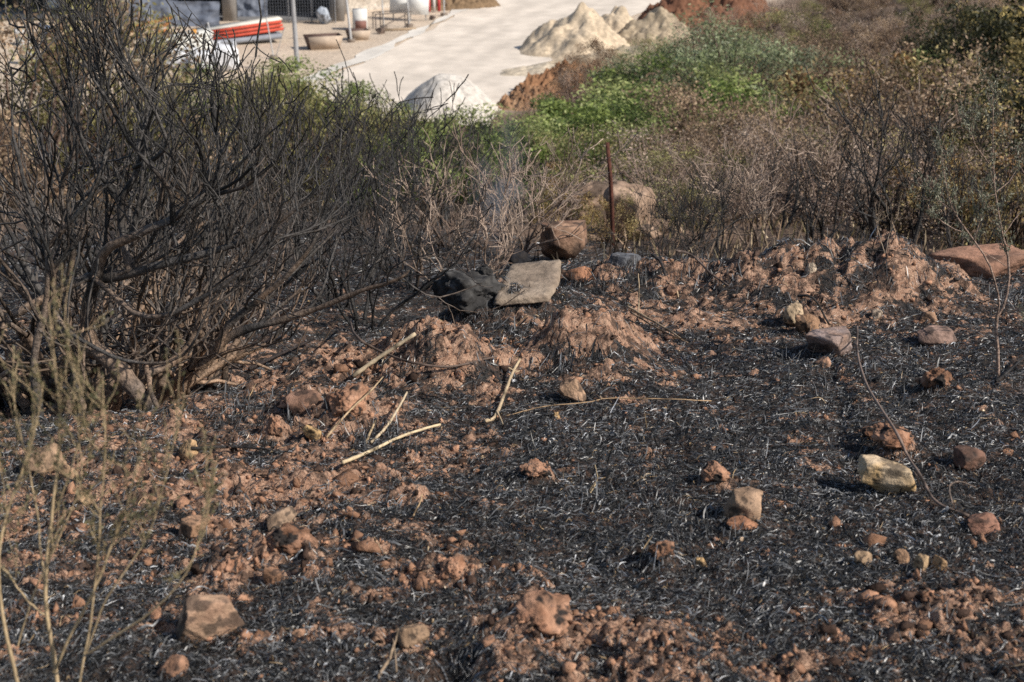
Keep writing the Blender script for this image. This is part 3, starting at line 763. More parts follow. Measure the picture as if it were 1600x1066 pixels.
# the big burnt shrub at the left -----------------------------------------
SH = [
 ('trunk', [(238, 640, 5.75, .040), (205, 602, 5.8, .046), (170, 565, 5.85, .046), (140, 545, 5.9, .042), (100, 525, 5.95, .034), (62, 500, 6.0, .03)], 0),
 ('branch', [(147, 550, 5.9, .040), (140, 500, 5.9, .036), (146, 455, 5.88, .032), (160, 436, 5.85, .030), (209, 428, 5.8, .026), (270, 411, 5.75, .020), (351, 390, 5.7, .016), (422, 357, 5.65, .013), (480, 315, 5.6, .010), (505, 285, 5.6, .007)], 16),
 ('branch', [(203, 428, 5.8, .024), (192, 375, 5.85, .020), (184, 310, 5.9, .017), (212, 262, 5.9, .014), (222, 190, 5.9, .011), (235, 110, 5.95, .008), (240, 40, 6.0, .004)], 14),
 ('branch', [(150, 436, 5.85, .028), (169, 394, 5.8, .026), (216, 370, 5.75, .022), (270, 350, 5.7, .019), (325, 305, 5.7, .015), (345, 250, 5.7, .011), (330, 170, 5.7, .008), (345, 90, 5.7, .004)], 16),
 ('branch', [(20, 490, 5.7, .022), (68, 465, 5.75, .022), (110, 448, 5.8, .022), (150, 434, 5.85, .024)], 5),
 ('branch', [(147, 434, 5.8, .014), (182, 468, 5.7, .014), (226, 498, 5.6, .014), (280, 492, 5.55, .012), (355, 448, 5.5, .010), (399, 411, 5.5, .008), (440, 367, 5.5, .006), (470, 330, 5.5, .003)], 12),
 ('branch', [(92, 497, 5.6, .010), (115, 522, 5.55, .010), (176, 553, 5.5, .009), (236, 566, 5.45, .008), (290, 553, 5.4, .007), (322, 500, 5.4, .005), (340, 450, 5.4, .003)], 7),
 ('branch', [(312, 575, 6.2, .028), (351, 532, 6.15, .024), (399, 515, 6.1, .019), (473, 495, 6.05, .016), (524, 475, 6.0, .013), (575, 455, 5.95, .010), (612, 445, 5.9, .008), (630, 430, 5.9, .004)], 12),
 ('branch', [(338, 545, 6.15, .022), (355, 508, 6.1, .018), (405, 465, 6.05, .016), (449, 428, 6.0, .013), (490, 375, 6.0, .009), (515, 300, 6.0, .006), (545, 225, 6.0, .003)], 12),
 ('branch', [(216, 585, 6.0, .026), (257, 570, 6.05, .024), (294, 539, 6.1, .020), (320, 470, 6.1, .016), (352, 380, 6.1, .012), (372, 280, 6.1, .009), (400, 180, 6.1, .004)], 14),
 ('branch', [(62, 650, 5.5, .022), (50, 560, 5.55, .020), (70, 470, 5.6, .017), (70, 385, 5.6, .013), (40, 290, 5.6, .010), (20, 200, 5.65, .006), (15, 100, 5.7, .003)], 12),
 ('branch', [(100, 660, 6.1, .026), (115, 580, 6.15, .024), (100, 480, 6.2, .020), (110, 380, 6.2, .016), (90, 300, 6.2, .013), (120, 200, 6.2, .009), (100, 90, 6.3, .005)], 14),
 ('branch', [(72, 390, 5.6, .013), (110, 345, 5.6, .012), (150, 290, 5.65, .010), (170, 210, 5.7, .008), (160, 120, 5.7, .006), (185, 30, 5.75, .003)], 12),
 ('branch', [(184, 312, 5.85, .013), (150, 260, 5.8, .011), (118, 190, 5.75, .009), (85, 120, 5.7, .007), (55, 60, 5.7, .005), (40, 15, 5.7, .003)], 11),
 ('branch', [(212, 262, 5.9, .011), (260, 230, 5.8, .010), (240, 170, 5.75, .008), (200, 110, 5.7, .007), (180, 60, 5.7, .005), (172, 5, 5.7, .003)], 11),
 ('branch', [(270, 350, 5.7, .014), (262, 295, 5.65, .012), (215, 240, 5.6, .010), (180, 185, 5.55, .008), (150, 130, 5.5, .006), (125, 75, 5.5, .004)], 11),
 ('branch', [(325, 305, 5.7, .010), (380, 285, 5.6, .009), (430, 240, 5.55, .007), (455, 190, 5.5, .005), (470, 150, 5.5, .003)], 10),
 ('branch', [(345, 250, 5.7, .009), (370, 200, 5.65, .008), (385, 150, 5.6, .006), (405, 90, 5.6, .003)], 9),
 ('branch', [(235, 590, 5.9, .016), (230, 575, 6.0, .015), (243, 620, 5.7, .012), (250, 645, 5.65, .01)], 1),
 ('branch', [(120, 690, 5.5, .018), (128, 640, 5.55, .016), (112, 600, 5.6, .014), (100, 560, 5.6, .012)], 3),
]
root = hit(215, 625)
big = empty('burnt_shrub', root, 'big leafless burnt shrub with thick forked trunk filling the left of the photo', 'shrub')
TW = dict(K=7, wob=.17, up=.12, n=(2, 4), t0=.15, ang=(.3, .75), lf=(.45, .8), rf=.68, rmin=.0025, taper=.6)
rg = np.random.default_rng(21)
for si, (nm, pp, nt_) in enumerate(SH):
    P, rad = main_stem(pp)
    P = P + np.cumsum(rg.normal(0, .003, P.shape), 0)
    g = Geo(); V, F = tubes(P, rad * (1 + .07 * rg.normal(size=len(rad))), 9)
    cf = burnt_col(300 + si, .6, -.6, 1.1)
    rad = rad * .88; V, F = tubes(P, rad * (1 + .1 * rg.normal(size=len(rad))), 9)
    C = cf(P, None, rad); g.add(V, F, np.repeat(C, 9, 0))
    b = g.build(nm, M_BARK, big, True, root)
    if nt_:
        polys = []
        nn = max(1, round(nt_ * .82))
        for k in range(nn):
            t = rg.uniform(.25, 1.0) if k else 1.
            f = t * 17; a = min(int(f), 16); q = P[a] + (P[a + 1] - P[a]) * (f - a)
            td = P[a + 1] - P[a]; td /= np.linalg.norm(td)
            nd = nrm(td * .9 + rg.normal(0, .55, 3) + np.array([.05, .30, .30]))
            rr = np.interp(t, np.linspace(0, 1, 18), rad)
            grow(polys, q, nd, rg.uniform(.28, .58), max(.0045, min(.0095, rr * .6)), 2, rg, TW)
        ok = []
        for pl in polys:   # crown outline: falls away to the right
            ex, ey = proj(*pl[0][-1])
            if ey > np.interp(ex, [0, 200, 290, 350, 400, 440, 480, 540, 600, 640], [-60, -40, 5, 45, 80, 110, 140, 200, 290, 390]) - rg.uniform(-15, 25): ok.append(pl)
        polys = ok or polys[:1]
        g = Geo(); add_polys(g, polys, burnt_col(400 + si, .5, -.6, .8), 5)
        g.build('twigs', M_BARK, b, True, root)

# a burnt shrub built from its own stems (for the ones behind)
def shrub_meshes(seed, nstems, H, spread, lev, o, colf, name, sides=4, rbase=.016):
    rng = np.random.default_rng(seed)
    out = []
    for k in range(nstems):
        a = rng.uniform(0, 2 * math.pi); tl = rng.uniform(.05, 1) ** .8 * spread
        d = np.array([math.cos(a) * tl, math.sin(a) * tl, 1.0]); d /= np.linalg.norm(d)
        p = np.array([math.cos(a), math.sin(a), 0]) * rng.uniform(0, .12) * H - np.array([0, 0, .05])
        polys = []
        grow(polys, p, d, H * rng.uniform(.38, .6), rbase * rng.uniform(.6, 1.2), lev, rng, o)
        out.append(polys)
    zt = np.sort(np.concatenate([p[:, 2] for polys in out for (p, _, _) in polys]))
    k = H / zt[int(len(zt) * .985)]
    return [[(p * k, r * max(k, .75), l) for (p, r, l) in polys] for polys in out]

def make_shrub(name, seed, label, cat, nstems=9, H=1.4, spread=.7, lev=3, o=None, colf=None, group=None, parts=3, sides=4, rbase=.016, m=None, loc=(0, 0, 0), rz=0, s=1):
    o = o or dict(K=5, wob=.12, up=.08, n=(3, 5), t0=.3, ang=(.3, .8), lf=(.5, .75), rf=.6, rmin=.0016, taper=.6)
    stems = shrub_meshes(seed, nstems, H, spread, lev, o, colf, name, sides, rbase)
    e = empty(name, loc, label, cat, group, rz, s)
    g = Geo(); gt = Geo()
    main = []; tw = []
    for polys in stems:
        for q in polys: (main if q[2] >= lev - 1 else tw).append(q)
    add_polys(g, main, colf, sides + 1); add_polys(gt, tw, colf, sides)
    g.build('stems', m or M_BARK, e); gt.build('twigs', m or M_TWIG, e)
    return e

bc = lambda sd, tl=.6: burnt_col(sd, tl, 0.0)
def flat_col(cols, seed, dark=.5):
    cols = np.array(cols)
    def f(P, lv, r):
        q = np.clip(.5 + .9 * fbm3(P * 4, 3, seed), 0, 1)
        i = q * (len(cols) - 1); a = np.minimum(i.astype(int), len(cols) - 2); t = (i - a)[:, None]
        c = cols[a] * (1 - t) + cols[a + 1] * t
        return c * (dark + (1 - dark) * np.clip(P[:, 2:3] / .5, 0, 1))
    return f

def on(px, Y, py=300):
    x = at(px, py, Y)[0]
    return np.array([x, Y, float(gz(x, Y))])

# shrubs behind and left of the big one: each its own thing
BS = [
 (20, 6.6, 1.55, 1, 'tan stemmed burnt shrub behind the big shrub at the left edge'),
 (140, 7.2, 1.65, 2, 'burnt shrub with tan lower stems behind the forked trunk of the big shrub'),
 (265, 7.4, 1.15, 3, 'burnt shrub with many upright stems behind the right side of the big shrub'),
 (75, 6.35, 1.15, 0, 'low tan stemmed burnt shrub tucked against the back of the big trunk at left'), (185, 6.7, 1.25, 3, 'tan stemmed burnt shrub between the forks of the big shrub'), (300, 6.9, .95, 4, 'low tan stemmed burnt shrub under the long right branch of the big shrub'),
 (-60, 6.3, 1.7, 4, 'burnt shrub cut by the left edge of the photo'),
 (350, 8.6, 1.05, 5, 'black shrub just right behind the big burnt shrub'),
 (90, 9.2, 1.5, 1, 'tall burnt shrub far behind the big one near the left edge'),
 (220, 9.8, 1.3, 2, 'tall burnt shrub far behind the forked trunk'),
]
P1 = [make_shrub('burnt_shrub', 31 + k, 'x', 'shrub', 8, 1.0, 1.25, 3, dict(K=6, wob=.2, up=.07, n=(2, 4), t0=.3, ang=(.3, .8), lf=(.5, .75), rf=.62, rmin=.0026, taper=.6), burnt_col(50 + k, 1.5, -.05, 1.1), rbase=.020, sides=4) for k in range(3)]
P2 = [make_shrub('burnt_shrub', 41 + k, 'x', 'shrub', 7, 1.0, 1.0, 3, dict(K=6, wob=.17, up=.08, n=(2, 4), t0=.25, ang=(.3, .8), lf=(.5, .8), rf=.64, rmin=.0032, taper=.6), burnt_col(60 + k, .06, 0, .5), rbase=.013) for k in range(3)]
used = set()
def place(proto, loc, rz, s, label, group=None):
    if proto.name not in used:
        used.add(proto.name)
        proto.location = [float(v) for v in loc]; proto.rotation_euler = (0, 0, rz); proto.scale = s if isinstance(s, tuple) else (s, s, s)
        proto['label'] = label
        if group: proto['group'] = group
        return proto
    return copy_tree(proto, loc, rz, s, label, group)
rp = np.random.default_rng(77)
for (px, Y, s, k, lab) in BS:
    place((P1[0], P1[1], P1[2])[k % 3] if Y < 8 else P2[1], on(px, Y), rp.uniform(0, 6.28), s, lab)
# black shrubs in the burnt hollow, centre left
BM = [(425, 10.5, 1.45, 'black shrub in the hollow below the lamp post'), (520, 9.2, 1.1, 'sooty upright shrub rising right of the big burnt shrub'),
      (585, 12.5, 1.65, 'tall charred shrub in the hollow whose tips reach the road'), (640, 9.8, 1.20, 'charred shrub with bent tips left of the smoke'),
      (480, 13.5, 1.35, 'charred shrub further back in the hollow left of the tallest one'), (690, 14.0, 1.15, 'charred shrub behind the smoke in front of the gravel heap'),
      (380, 14.5, 1.4, 'charred shrub far back below the white bulk bag'), (560, 16.5, 1.5, 'farthest charred shrub below the pale yard'),
      (310, 12.0, 1.35, 'charred shrub seen through the twigs of the big shrub'), (455, 17.5, 1.5, 'charred shrub far back at the foot of the green bushes'),
      (340, 18.5, 1.7, 'charred shrub far back below the pale yard at left'), (620, 19.0, 1.5, 'charred shrub far back left of the gravel heap'), (540, 22.0, 1.6, 'charred shrub far back under the corner of the road'),
      (400, 23.0, 1.7, 'charred shrub far back below the green bush at the bulk bag'), (670, 17.0, 1.2, 'charred shrub in the hollow below the gravel heap'), (610, 10.6, 1.0, 'small sooty shrub in the middle of the hollow'),
      (560, 8.6, .85, 'low sooty shrub where the hollow meets the burnt bench'), (250, 16.0, 1.8, 'charred shrub far behind the right side of the big shrub')]
for k, (px, Y, s, lab) in enumerate(BM):
    l = on(px, Y)
    tp = np.interp(px, [250, 310, 380, 420, 480, 520, 560, 585, 620, 640, 670, 690], [110, 132, 155, 168, 165, 190, 140, 118, 140, 190, 185, 180])
    if Y < 10: tp += 60
    place(P2[k % 3], l, rp.uniform(0, 6.28), min(s * 1.15, float(at(px, tp, Y)[2] - l[2])), lab)

# dead brown shrubs (pinkish grey bare twigs)
BR = [(.28, .20, .155), (.44, .34, .27), (.18, .125, .095)]
TD = dict(K=5, wob=.18, up=.06, n=(2, 5), t0=.25, ang=(.3, .9), lf=(.5, .78), rf=.62, rmin=.0034, taper=.6)
P3 = [make_shrub('dead_shrub', 51 + k, 'x', 'shrub', 7, 1.0, .9, 3, TD, flat_col(BR, 80 + k, .6), rbase=.010, sides=3) for k in range(2)]
P4 = [make_shrub('bare_shrub', 56 + k, 'x', 'shrub', 6, 1.0, .55, 3, dict(K=5, wob=.15, up=.05, n=(2, 5), t0=.35, ang=(.35, .8), lf=(.5, .8), rf=.6, rmin=.003, taper=.6), burnt_col(90 + k, .05, 0, .45), rbase=.013) for k in range(3)]
P5 = [make_shrub('bare_shrub', 71 + k, 'x', 'shrub', 3, 1.0, .35, 3, dict(K=6, wob=.16, up=.05, n=(2, 4), t0=.35, ang=(.35, .75), lf=(.55, .8), rf=.62, rmin=.0035, taper=.62), burnt_col(97 + k, .05, 0, .3), rbase=.020) for k in range(3)]
DS = [(745, 9.6, .95, 'pale stemmed dead shrub standing behind the soot black rock'), (800, 11.5, 1.1, 'pinkish brown dead shrub in the smoke at centre'),
      (850, 13.0, .9, 'dead brown shrub left of the rusty post'), (700, 12.0, .85, 'grey brown dead shrub left of the smoke'),
      (790, 15.5, 1.0, 'brown dead shrub behind the smoke below the gravel heap')]
for k, (px, Y, s, lab) in enumerate(DS):
    place(P3[k % 2], on(px, Y), rp.uniform(0, 6.28), s, lab)
DB = [(1070, 9.9, .78, 'fine black shrub right behind the ridge centre'), (1035, 10.6, .7, 'fine black shrub left of the ridge gap behind the blue grey stone'), (1265, 10.6, 1.05, 'forked black shrub behind the soil peak'),
      (1405, 11.5, 1.45, 'tall forked black shrub right of the soil peak'), (1130, 11.2, .8, 'low black shrub left of the soil peak'), (1450, 12.5, 1.5, 'tall black shrub behind the long reddish boulder'),
      (1350, 12.8, .9, 'thin black shrub between the two tall black ones'), (1530, 10.4, .9, 'low black shrub behind the sapling'), (1330, 9.6, .5, 'small black shrub right on the back of the soil peak'), (760, 26, 1.7, 'slender bare shrub whose tips cross the road beside the gravel heap')]
for k, (px, Y, s, lab) in enumerate(DB):
    place((P5 if 'forked' in lab or 'tall' in lab or 'thin' in lab else P4)[k % 3], on(px, Y), rp.uniform(0, 6.28), s, lab)

# ------------------------------------------------------------------ leafy bushes
def leaf_quads(c, size, rng, col, elong=2.0, upb=.3):
    n = len(c)
    a = nrm(rng.normal(size=(n, 3)) + np.array([0, 0, upb])); b = nrm(np.cross(a, rng.normal(size=(n, 3))))
    L = (size * rng.uniform(.6, 1.4, n))[:, None]; W = L / elong
    bend = nrm(np.cross(a, b)) * L * .18
    V = np.stack([c - a * L, c + b * W + bend, c + a * L, c - b * W + bend], 1).reshape(-1, 3)
    F = np.arange(n * 4).reshape(n, 4)
    return V, F, np.repeat(col, 4, 0)

def make_bush(name, seed, label, cat, cols, H=1.0, W=1.0, nclump=60, nleaf=90, size=.02, clump=.14, stemcol=(.12, .08, .06), elong=2.0, hollow=.5, trunk=False, group=None, dark=.35, zlo=.1):
    rng = np.random.default_rng(seed)
    e = empty(name, (0, 0, 0), label, cat, group)
    # clump centres on an uneven dome
    d = nrm(rng.normal(size=(nclump, 3))); d[:, 2] = np.abs(d[:, 2]) * 1.0 - .25 * rng.random(nclump)
    rad = hollow + (1 - hollow) * rng.random(nclump) ** .5
    rad *= 1 + .28 * noise3(d * 2.2 + seed, seed)
    cc = d * rad[:, None] * np.array([W / 2, W / 2, H * (.6 if trunk else .86)]); cc[:, 2] += H * (.38 if trunk else .06)
    cc[:, 2] = np.maximum(cc[:, 2], zlo * H)
    n = nclump * nleaf
    ci = np.repeat(np.arange(nclump), nleaf)
    off = rng.normal(size=(n, 3)); off = nrm(off) * (rng.random((n, 1)) ** .5)
    c = cc[ci] + off * (clump * H * (.6 + .8 * rng.random(nclump)))[ci][:, None] * np.array([1, 1, .8])
    c[:, 2] = np.maximum(c[:, 2], .01)
    kz = H / np.quantile(c[:, 2], .985); c *= kz; cc = cc * kz
    cols = np.array(cols)
    k = rng.integers(len(cols), size=nclump)[ci]
    mixr = rng.random(n) < .25
    k = np.where(mixr, rng.integers(len(cols), size=n), k)
    tone = (.4 + .95 * rng.random((nclump, 1)))[ci] * (.7 + .6 * rng.random((n, 1)))
    col = cols[k] * tone
    V, F, C = leaf_quads(c, size, rng, col, elong)
    g = Geo(); g.add(V, F, C)
    g.build('crown' if trunk else 'foliage', M_LEAF, e, False)
    polys = []
    for i in range(nclump):
        b0 = np.array([rng.normal(0, .03), rng.normal(0, .03), -.05]) * H
        mid = (b0 + cc[i]) / 2 + np.array([0, 0, .08 * H]) + rng.normal(0, .03 * H, 3)
        if trunk: b0 = np.array([0, 0, H * .3 * rng.random()])
        polys.append((resample([b0, mid, cc[i]], 6), np.linspace(.012, .003, 6) * H, 1))
    g = Geo(); add_polys(g, polys, flat_col([stemcol, tuple(np.array(stemcol) * 1.5)], seed), 4)
    if trunk:
        P = resample([(0, 0, -.1 * H), (.02 * H, 0, .2 * H), (-.02 * H, .02 * H, .45 * H), (0, 0, .75 * H)], 10)
        V, F = tubes(P, np.linspace(.045, .012, 10) * H, 8); g.add(V, F, np.array(stemcol))
    g.build('trunk' if trunk else 'stems', M_BARK, e)
    return e

GREEN = [(.24, .30, .085), (.26, .32, .10), (.11, .16, .045), (.32, .35, .14)]
OLIVE = [(.33, .37, .21), (.42, .46, .30), (.22, .26, .14), (.28, .33, .16)]
BROWN = [(.34, .235, .155), (.46, .34, .23), (.23, .15, .10), (.40, .29, .18)]
GOLD = [(.48, .36, .15), (.34, .23, .09), (.58, .45, .22), (.22, .13, .06), (.20, .18, .07), (.66, .54, .26)]
DRY = [(.48, .365, .29), (.62, .50, .41), (.31, .225, .175), (.42, .315, .235)]
YOL = [(.34, .31, .13), (.25, .235, .09), (.42, .39, .19)]
DARK = [(.07, .075, .033), (.05, .055, .025), (.09, .085, .04), (.06, .06, .025), (.08, .08, .03), (.05, .05, .022), (.42, .33, .13)]
B_GREEN = [make_bush('green_bush', 101 + k, 'x', 'bush', GREEN, 1, 1.35, 40, 300, .016, .15, hollow=.65) for k in range(2)]
B_OLIVE = make_bush('olive_bush', 105, 'x', 'bush', OLIVE, 1, 1.3, 70, 230, .013, .13, elong=3, hollow=.65)
B_BROWN = [make_bush('brown_bush', 107 + k, 'x', 'bush', BROWN, 1, 1.4, 45, 200, .014, .14, hollow=.6) for k in range(2)]
B_GOLD = [make_bush('golden_bush', 111 + k, 'x', 'bush', GOLD, 1, 1.25, 42, 120, .018, .14, hollow=.5) for k in range(2)]
B_DRY = [make_bush('dry_bush', 115 + k, 'x', 'bush', DRY, 1, 1.4, 46, 90, .014, .15, elong=2.6, hollow=.5, stemcol=(.2, .14, .11)) for k in range(2)]
B_YOL = make_bush('yellowish_bush', 119, 'x', 'bush', YOL, 1, 1.3, 48, 180, .014, .15, hollow=.6)
B_DARK = [make_bush('dark_tree', 121 + k, 'x', 'tree', DARK, 1, 1.1, 90, 150, .013, .12, trunk=True, elong=2.2, stemcol=(.04, .03, .025)) for k in range(2)]

def put(proto, px, Y, h, label, group=None, w=1.0, dz=0, top=None):
    l = on(px, Y); l[2] += dz
    if top is not None: h = max(.3, at(px, top, Y)[2] - l[2])
    return place(proto, l, rp.uniform(0, 6.28), (h * w, h * w, h), label, group)

# green bushes at the foot of the slope
put(B_GREEN[0], 470, 48, 1.05, 'bright green bush beside the foot of the lamp post', w=1.45, top=108)
put(B_GREEN[1], 395, 47, 1.15, 'green bush in front of the white bulk bag', w=1.45, top=105)
put(B_YOL, 430, 43, 1.0, 'olive yellow bush below the lamp post', top=128)
put(B_YOL, 350, 42, 1.2, 'olive yellow bush left below the bulk bag', top=118)
put(B_YOL, 500, 41, .9, 'olive yellow bush right of the lamp post foot', top=138)
put(B_GREEN[1], 655, 43, 1.0, 'low green bush in front of the left side of the gravel heap', w=1.45, top=186)
put(B_GREEN[0], 560, 46, .75, 'low green bush at the road edge left of the gravel heap', w=1.3, top=146)
put(B_GREEN[0], 715, 44, .65, 'low green bush in front of the middle of the gravel heap', w=1.45, top=188)
put(B_YOL, 610, 41, .9, 'olive bush at the foot of the slope below the road', top=176)
put(B_GREEN[1], 765, 34, 1.2, 'green bush right below the gravel heap', w=1.45, top=186)
put(B_GREEN[0], 675, 31, 1.1, 'green bush in the scrub below the gravel heap', w=1.45, top=205)
put(B_GREEN[0], 872, 40, 1.5, 'green bush below the left end of the red clay bank', w=1.45, top=178)
put(B_GREEN[1], 935, 42, 2.0, 'green bush below the middle of the red clay bank', w=1.3, top=146)
put(B_GREEN[0], 990, 45, 2.4, 'green bush between the red clay bank and the olive bush', w=1.45, top=100)
put(B_GREEN[1], 1015, 38, 1.9, 'dark green bush left below the olive bush', w=1.45, top=135)
put(B_GREEN[0], 905, 33, 1.3, 'lower green bush above the rusty post', w=1.45, top=188)
put(B_OLIVE, 1130, 44, 2.15, 'large rounded grey green olive bush rising at the upper right of centre', w=1.3, top=40)
put(B_OLIVE, 1062, 46, 1.8, 'smaller grey green olive bush joined to the left of the large one', top=66)
put(B_GREEN[1], 1225, 36, 1.7, 'bright green bush right below the large olive bush', w=1.45, top=138)
put(B_GREEN[0], 1160, 35, 1.5, 'green bush under the large olive bush', w=1.45, top=142)
put(B_BROWN[0], 1115, 29, 1.5, 'brown and orange bush below the olive bush', w=1.1, top=142)
put(B_BROWN[1], 1065, 30, 1.2, 'rust brown bush left below the olive bush', top=152)
put(B_GOLD[0], 1320, 26, 1.5, 'golden leaved bush with reddish twigs at upper right', top=98)
put(B_GOLD[1], 1370, 25, 1.4, 'golden leaved bush just right of its reddish neighbour', top=100)
put(B_GREEN[0], 1270, 56, 1.6, 'lone dark green bush high on the hillside', top=35)
put(B_GREEN[1], 1425, 34, 1.3, 'green bush among bare shrubs at the right of the hillside', top=84)
put(B_YOL, 1240, 70, 1.8, 'yellow green bush at the top of the hillside', top=2)
put(B_GOLD[0], 955, 12.9, .45, 'small shrub with yellow leaves at the foot of the rusty post', w=.8)
put(B_GOLD[1], 880, 14.5, .6, 'small shrub with yellowing leaves left of the rusty post')
put(B_DRY[0], 1010, 18, .95, 'rounded tan dry bush right of the rusty post', w=1.2)
put(B_YOL, 1085, 14, .5, 'yellow green tuft bush behind the fine black shrubs', w=.7)
put(B_DARK[0], 1600, 15.5, 1.75, 'dark tree with gold tipped leaves at the right edge', top=135, w=1.25)
put(B_DARK[1], 1530, 19, 1.5, 'dark tree with gold tipped leaves left of the edge tree', w=1.1, top=168)
put(B_GOLD[1], 1590, 12.2, 1.1, 'yellow leaved bush at the right edge behind the sapling')
put(B_GOLD[0], 1500, 12.8, .85, 'yellow tipped bush left behind the sapling')
put(B_DARK[1], 1600, 30, 3.2, 'tall dark tree at the top right corner', w=1.15, top=-20)
put(B_DARK[0], 1535, 33, 3.2, 'dark tree left of the tall one at the top right corner', w=1.0, top=15)
put(B_DARK[1], 1590, 22, 2, 'dark tree behind the gold tipped trees at the right', w=1.1, top=75)
put(B_DARK[0], 1490, 42, 2.6, 'dark tree beyond the hillside shrubs near the top right', w=.9, top=15)
put(B_YOL, 130, 44, 3.0, 'tall yellowish bush seen through the twigs at upper left', w=.8, top=5)
put(B_YOL, 185, 46, 2.6, 'yellowish bush right of the tall one at upper left', w=.8, top=25)
put(B_BROWN[0], 40, 40, 2.6, 'brown bush behind the twigs at the upper left corner', top=10)
put(B_BROWN[1], -20, 30, 2.4, 'brown bush at the left edge far behind the burnt shrubs')

put(B_GREEN[1], 880, 29, 1, 'green bush low on the slope left above the rusty post', w=1.45, top=205)
put(B_GREEN[0], 960, 33, 1, 'green bush above and right of the rusty post', w=1.45, top=172)
put(B_GREEN[0], 1040, 33, 1, 'green bush just left behind the brown bushes', top=150, w=1.3)
put(B_GREEN[1], 975, 29, 1, 'lowest green bush right above the rusty post', top=190, w=1.3)
put(B_GREEN[0], 1250, 42, 1, 'green bush right of the large olive bush', top=140, w=1.5)
put(B_YOL, 930, 26, 1, 'olive bush just above the rusty post', top=205)
put(B_GREEN[0], 825, 32, 1, 'green bush above the left end of the smoke', w=1.45, top=195)
put(B_GREEN[1], 1085, 40, 1, 'green bush at the foot of the olive bushes', w=1.45, top=125)
put(B_DRY[0], 1210, 16.5, 1, 'pale pinkish dry bush with feathery tips behind the ridge', top=205, w=1.1)
put(B_DRY[1], 1285, 15, 1, 'pale dry bush behind the forked black shrub', top=200, w=1.0)
put(B_BROWN[0], 1480, 24, 1, 'brown bush among the black shrubs left of the dark trees', top=100)
for k, (px, Y, tp, lab) in enumerate([(1130, 14, 235, 'grey brown bare bush behind the low black shrub'), (1190, 12.2, 225, 'feathery grey brown bush left of the forked black shrub'),
        (1250, 17, 195, 'feathery pinkish bush behind the forked black shrub'), (1330, 14.5, 190, 'grey brown bush between the forked black shrubs'), (1380, 18, 160, 'tall grey brown bush behind the tall forked black shrub'),
        (1440, 15.5, 170, 'grey brown bush left of the gold tipped trees'), (1500, 17, 150, 'grey brown bush in front of the dark trees at right'), (1120, 19, 215, 'tan bare bush under the brown bushes'), (1040, 16, 245, 'tan bare bush right of the big half buried boulder'),
        (1300, 21, 165, 'dull bare bush below the golden bush'), (1420, 24, 125, 'dull bare bush right of the golden bushes')]):
    put(P3[k % 2], px, Y, 1, lab, top=tp, w=1.05)
for k, (px, Y, tp, lab) in enumerate([(1225, 13.5, 215, 'slender black forked shrub among the feathery bushes'), (1350, 16, 140, 'high black forked shrub behind the soil peak'), (1470, 14, 150, 'black forked shrub left of the yellow tipped bush'), (1160, 16, 220, 'thin black forked shrub right of the brown bushes'), (1510, 11.5, 250, 'black forked shrub just behind the long reddish boulder'), (1575, 11.0, 280, 'black forked shrub behind the right end of the long boulder'), (1290, 11.8, 240, 'black forked shrub close behind the crest of the soil peak'), (1430, 13.0, 185, 'black forked shrub in front of the grey brown bush at right'), (1375, 20.0, 120, 'high thin black forked shrub against the golden bushes'), (1090, 12.5, 265, 'black forked shrub among the fine black shrubs at the ridge gap')]):
    put(P5[k % 3], px, Y, 1, lab, top=tp)
for k, (pr, px, Y, tp, w_, lab) in enumerate([(B_DRY[0], 1030, 20, 208, 1.5, 'rounded tan bush behind the big half buried boulder'), (B_DRY[1], 1175, 21, 180, 1.3, 'rounded feathery pinkish bush under the green bushes'), (B_BROWN[0], 1245, 23, 172, 1.2, 'brown rounded bush left below the golden bushes'),
        (B_DRY[0], 1310, 19, 212, 1.2, 'rounded tan bush below the golden bushes'), (B_BROWN[1], 1405, 27, 128, 1.3, 'brown rounded bush right of the golden bushes'), (B_DRY[1], 1440, 20, 185, 1.2, 'rounded tan bush left of the dark trees'),
        (B_YOL, 1092, 17, 238, 1.2, 'yellow green bush between the fine black shrub and the pinkish bush'), (B_BROWN[0], 1300, 50, 48, 1.3, 'brown bush high on the hillside above the golden bushes'), (B_BROWN[1], 1385, 55, 22, 1.4, 'big brown bush high on the hillside near the top edge'),
        (B_DRY[0], 1450, 48, 55, 1.3, 'pale bush high on the hillside left of the dark corner tree'), (B_BROWN[0], 1340, 70, 2, 1.4, 'brown bush cut by the top edge at right'), (B_DRY[1], 1425, 75, -8, 1.4, 'pale bush cut by the top edge left of the dark corner tree'),
        (B_BROWN[1], 1265, 62, 32, 1.3, 'brown bush behind the lone dark green bush'), (B_YOL, 1205, 60, 22, 1.4, 'yellow green bush above the large olive bush'), (B_DRY[0], 1190, 76, 2, 1.4, 'pale bush beside the dark red earth heap'), (B_BROWN[0], 1505, 60, -5, 1.3, 'brown bush at the top edge behind the dark corner tree'),
        (B_BROWN[1], 1350, 38, 85, 1.3, 'brown bush behind the golden bushes')]):
    put(pr, px, Y, 1, lab, top=tp, w=w_)
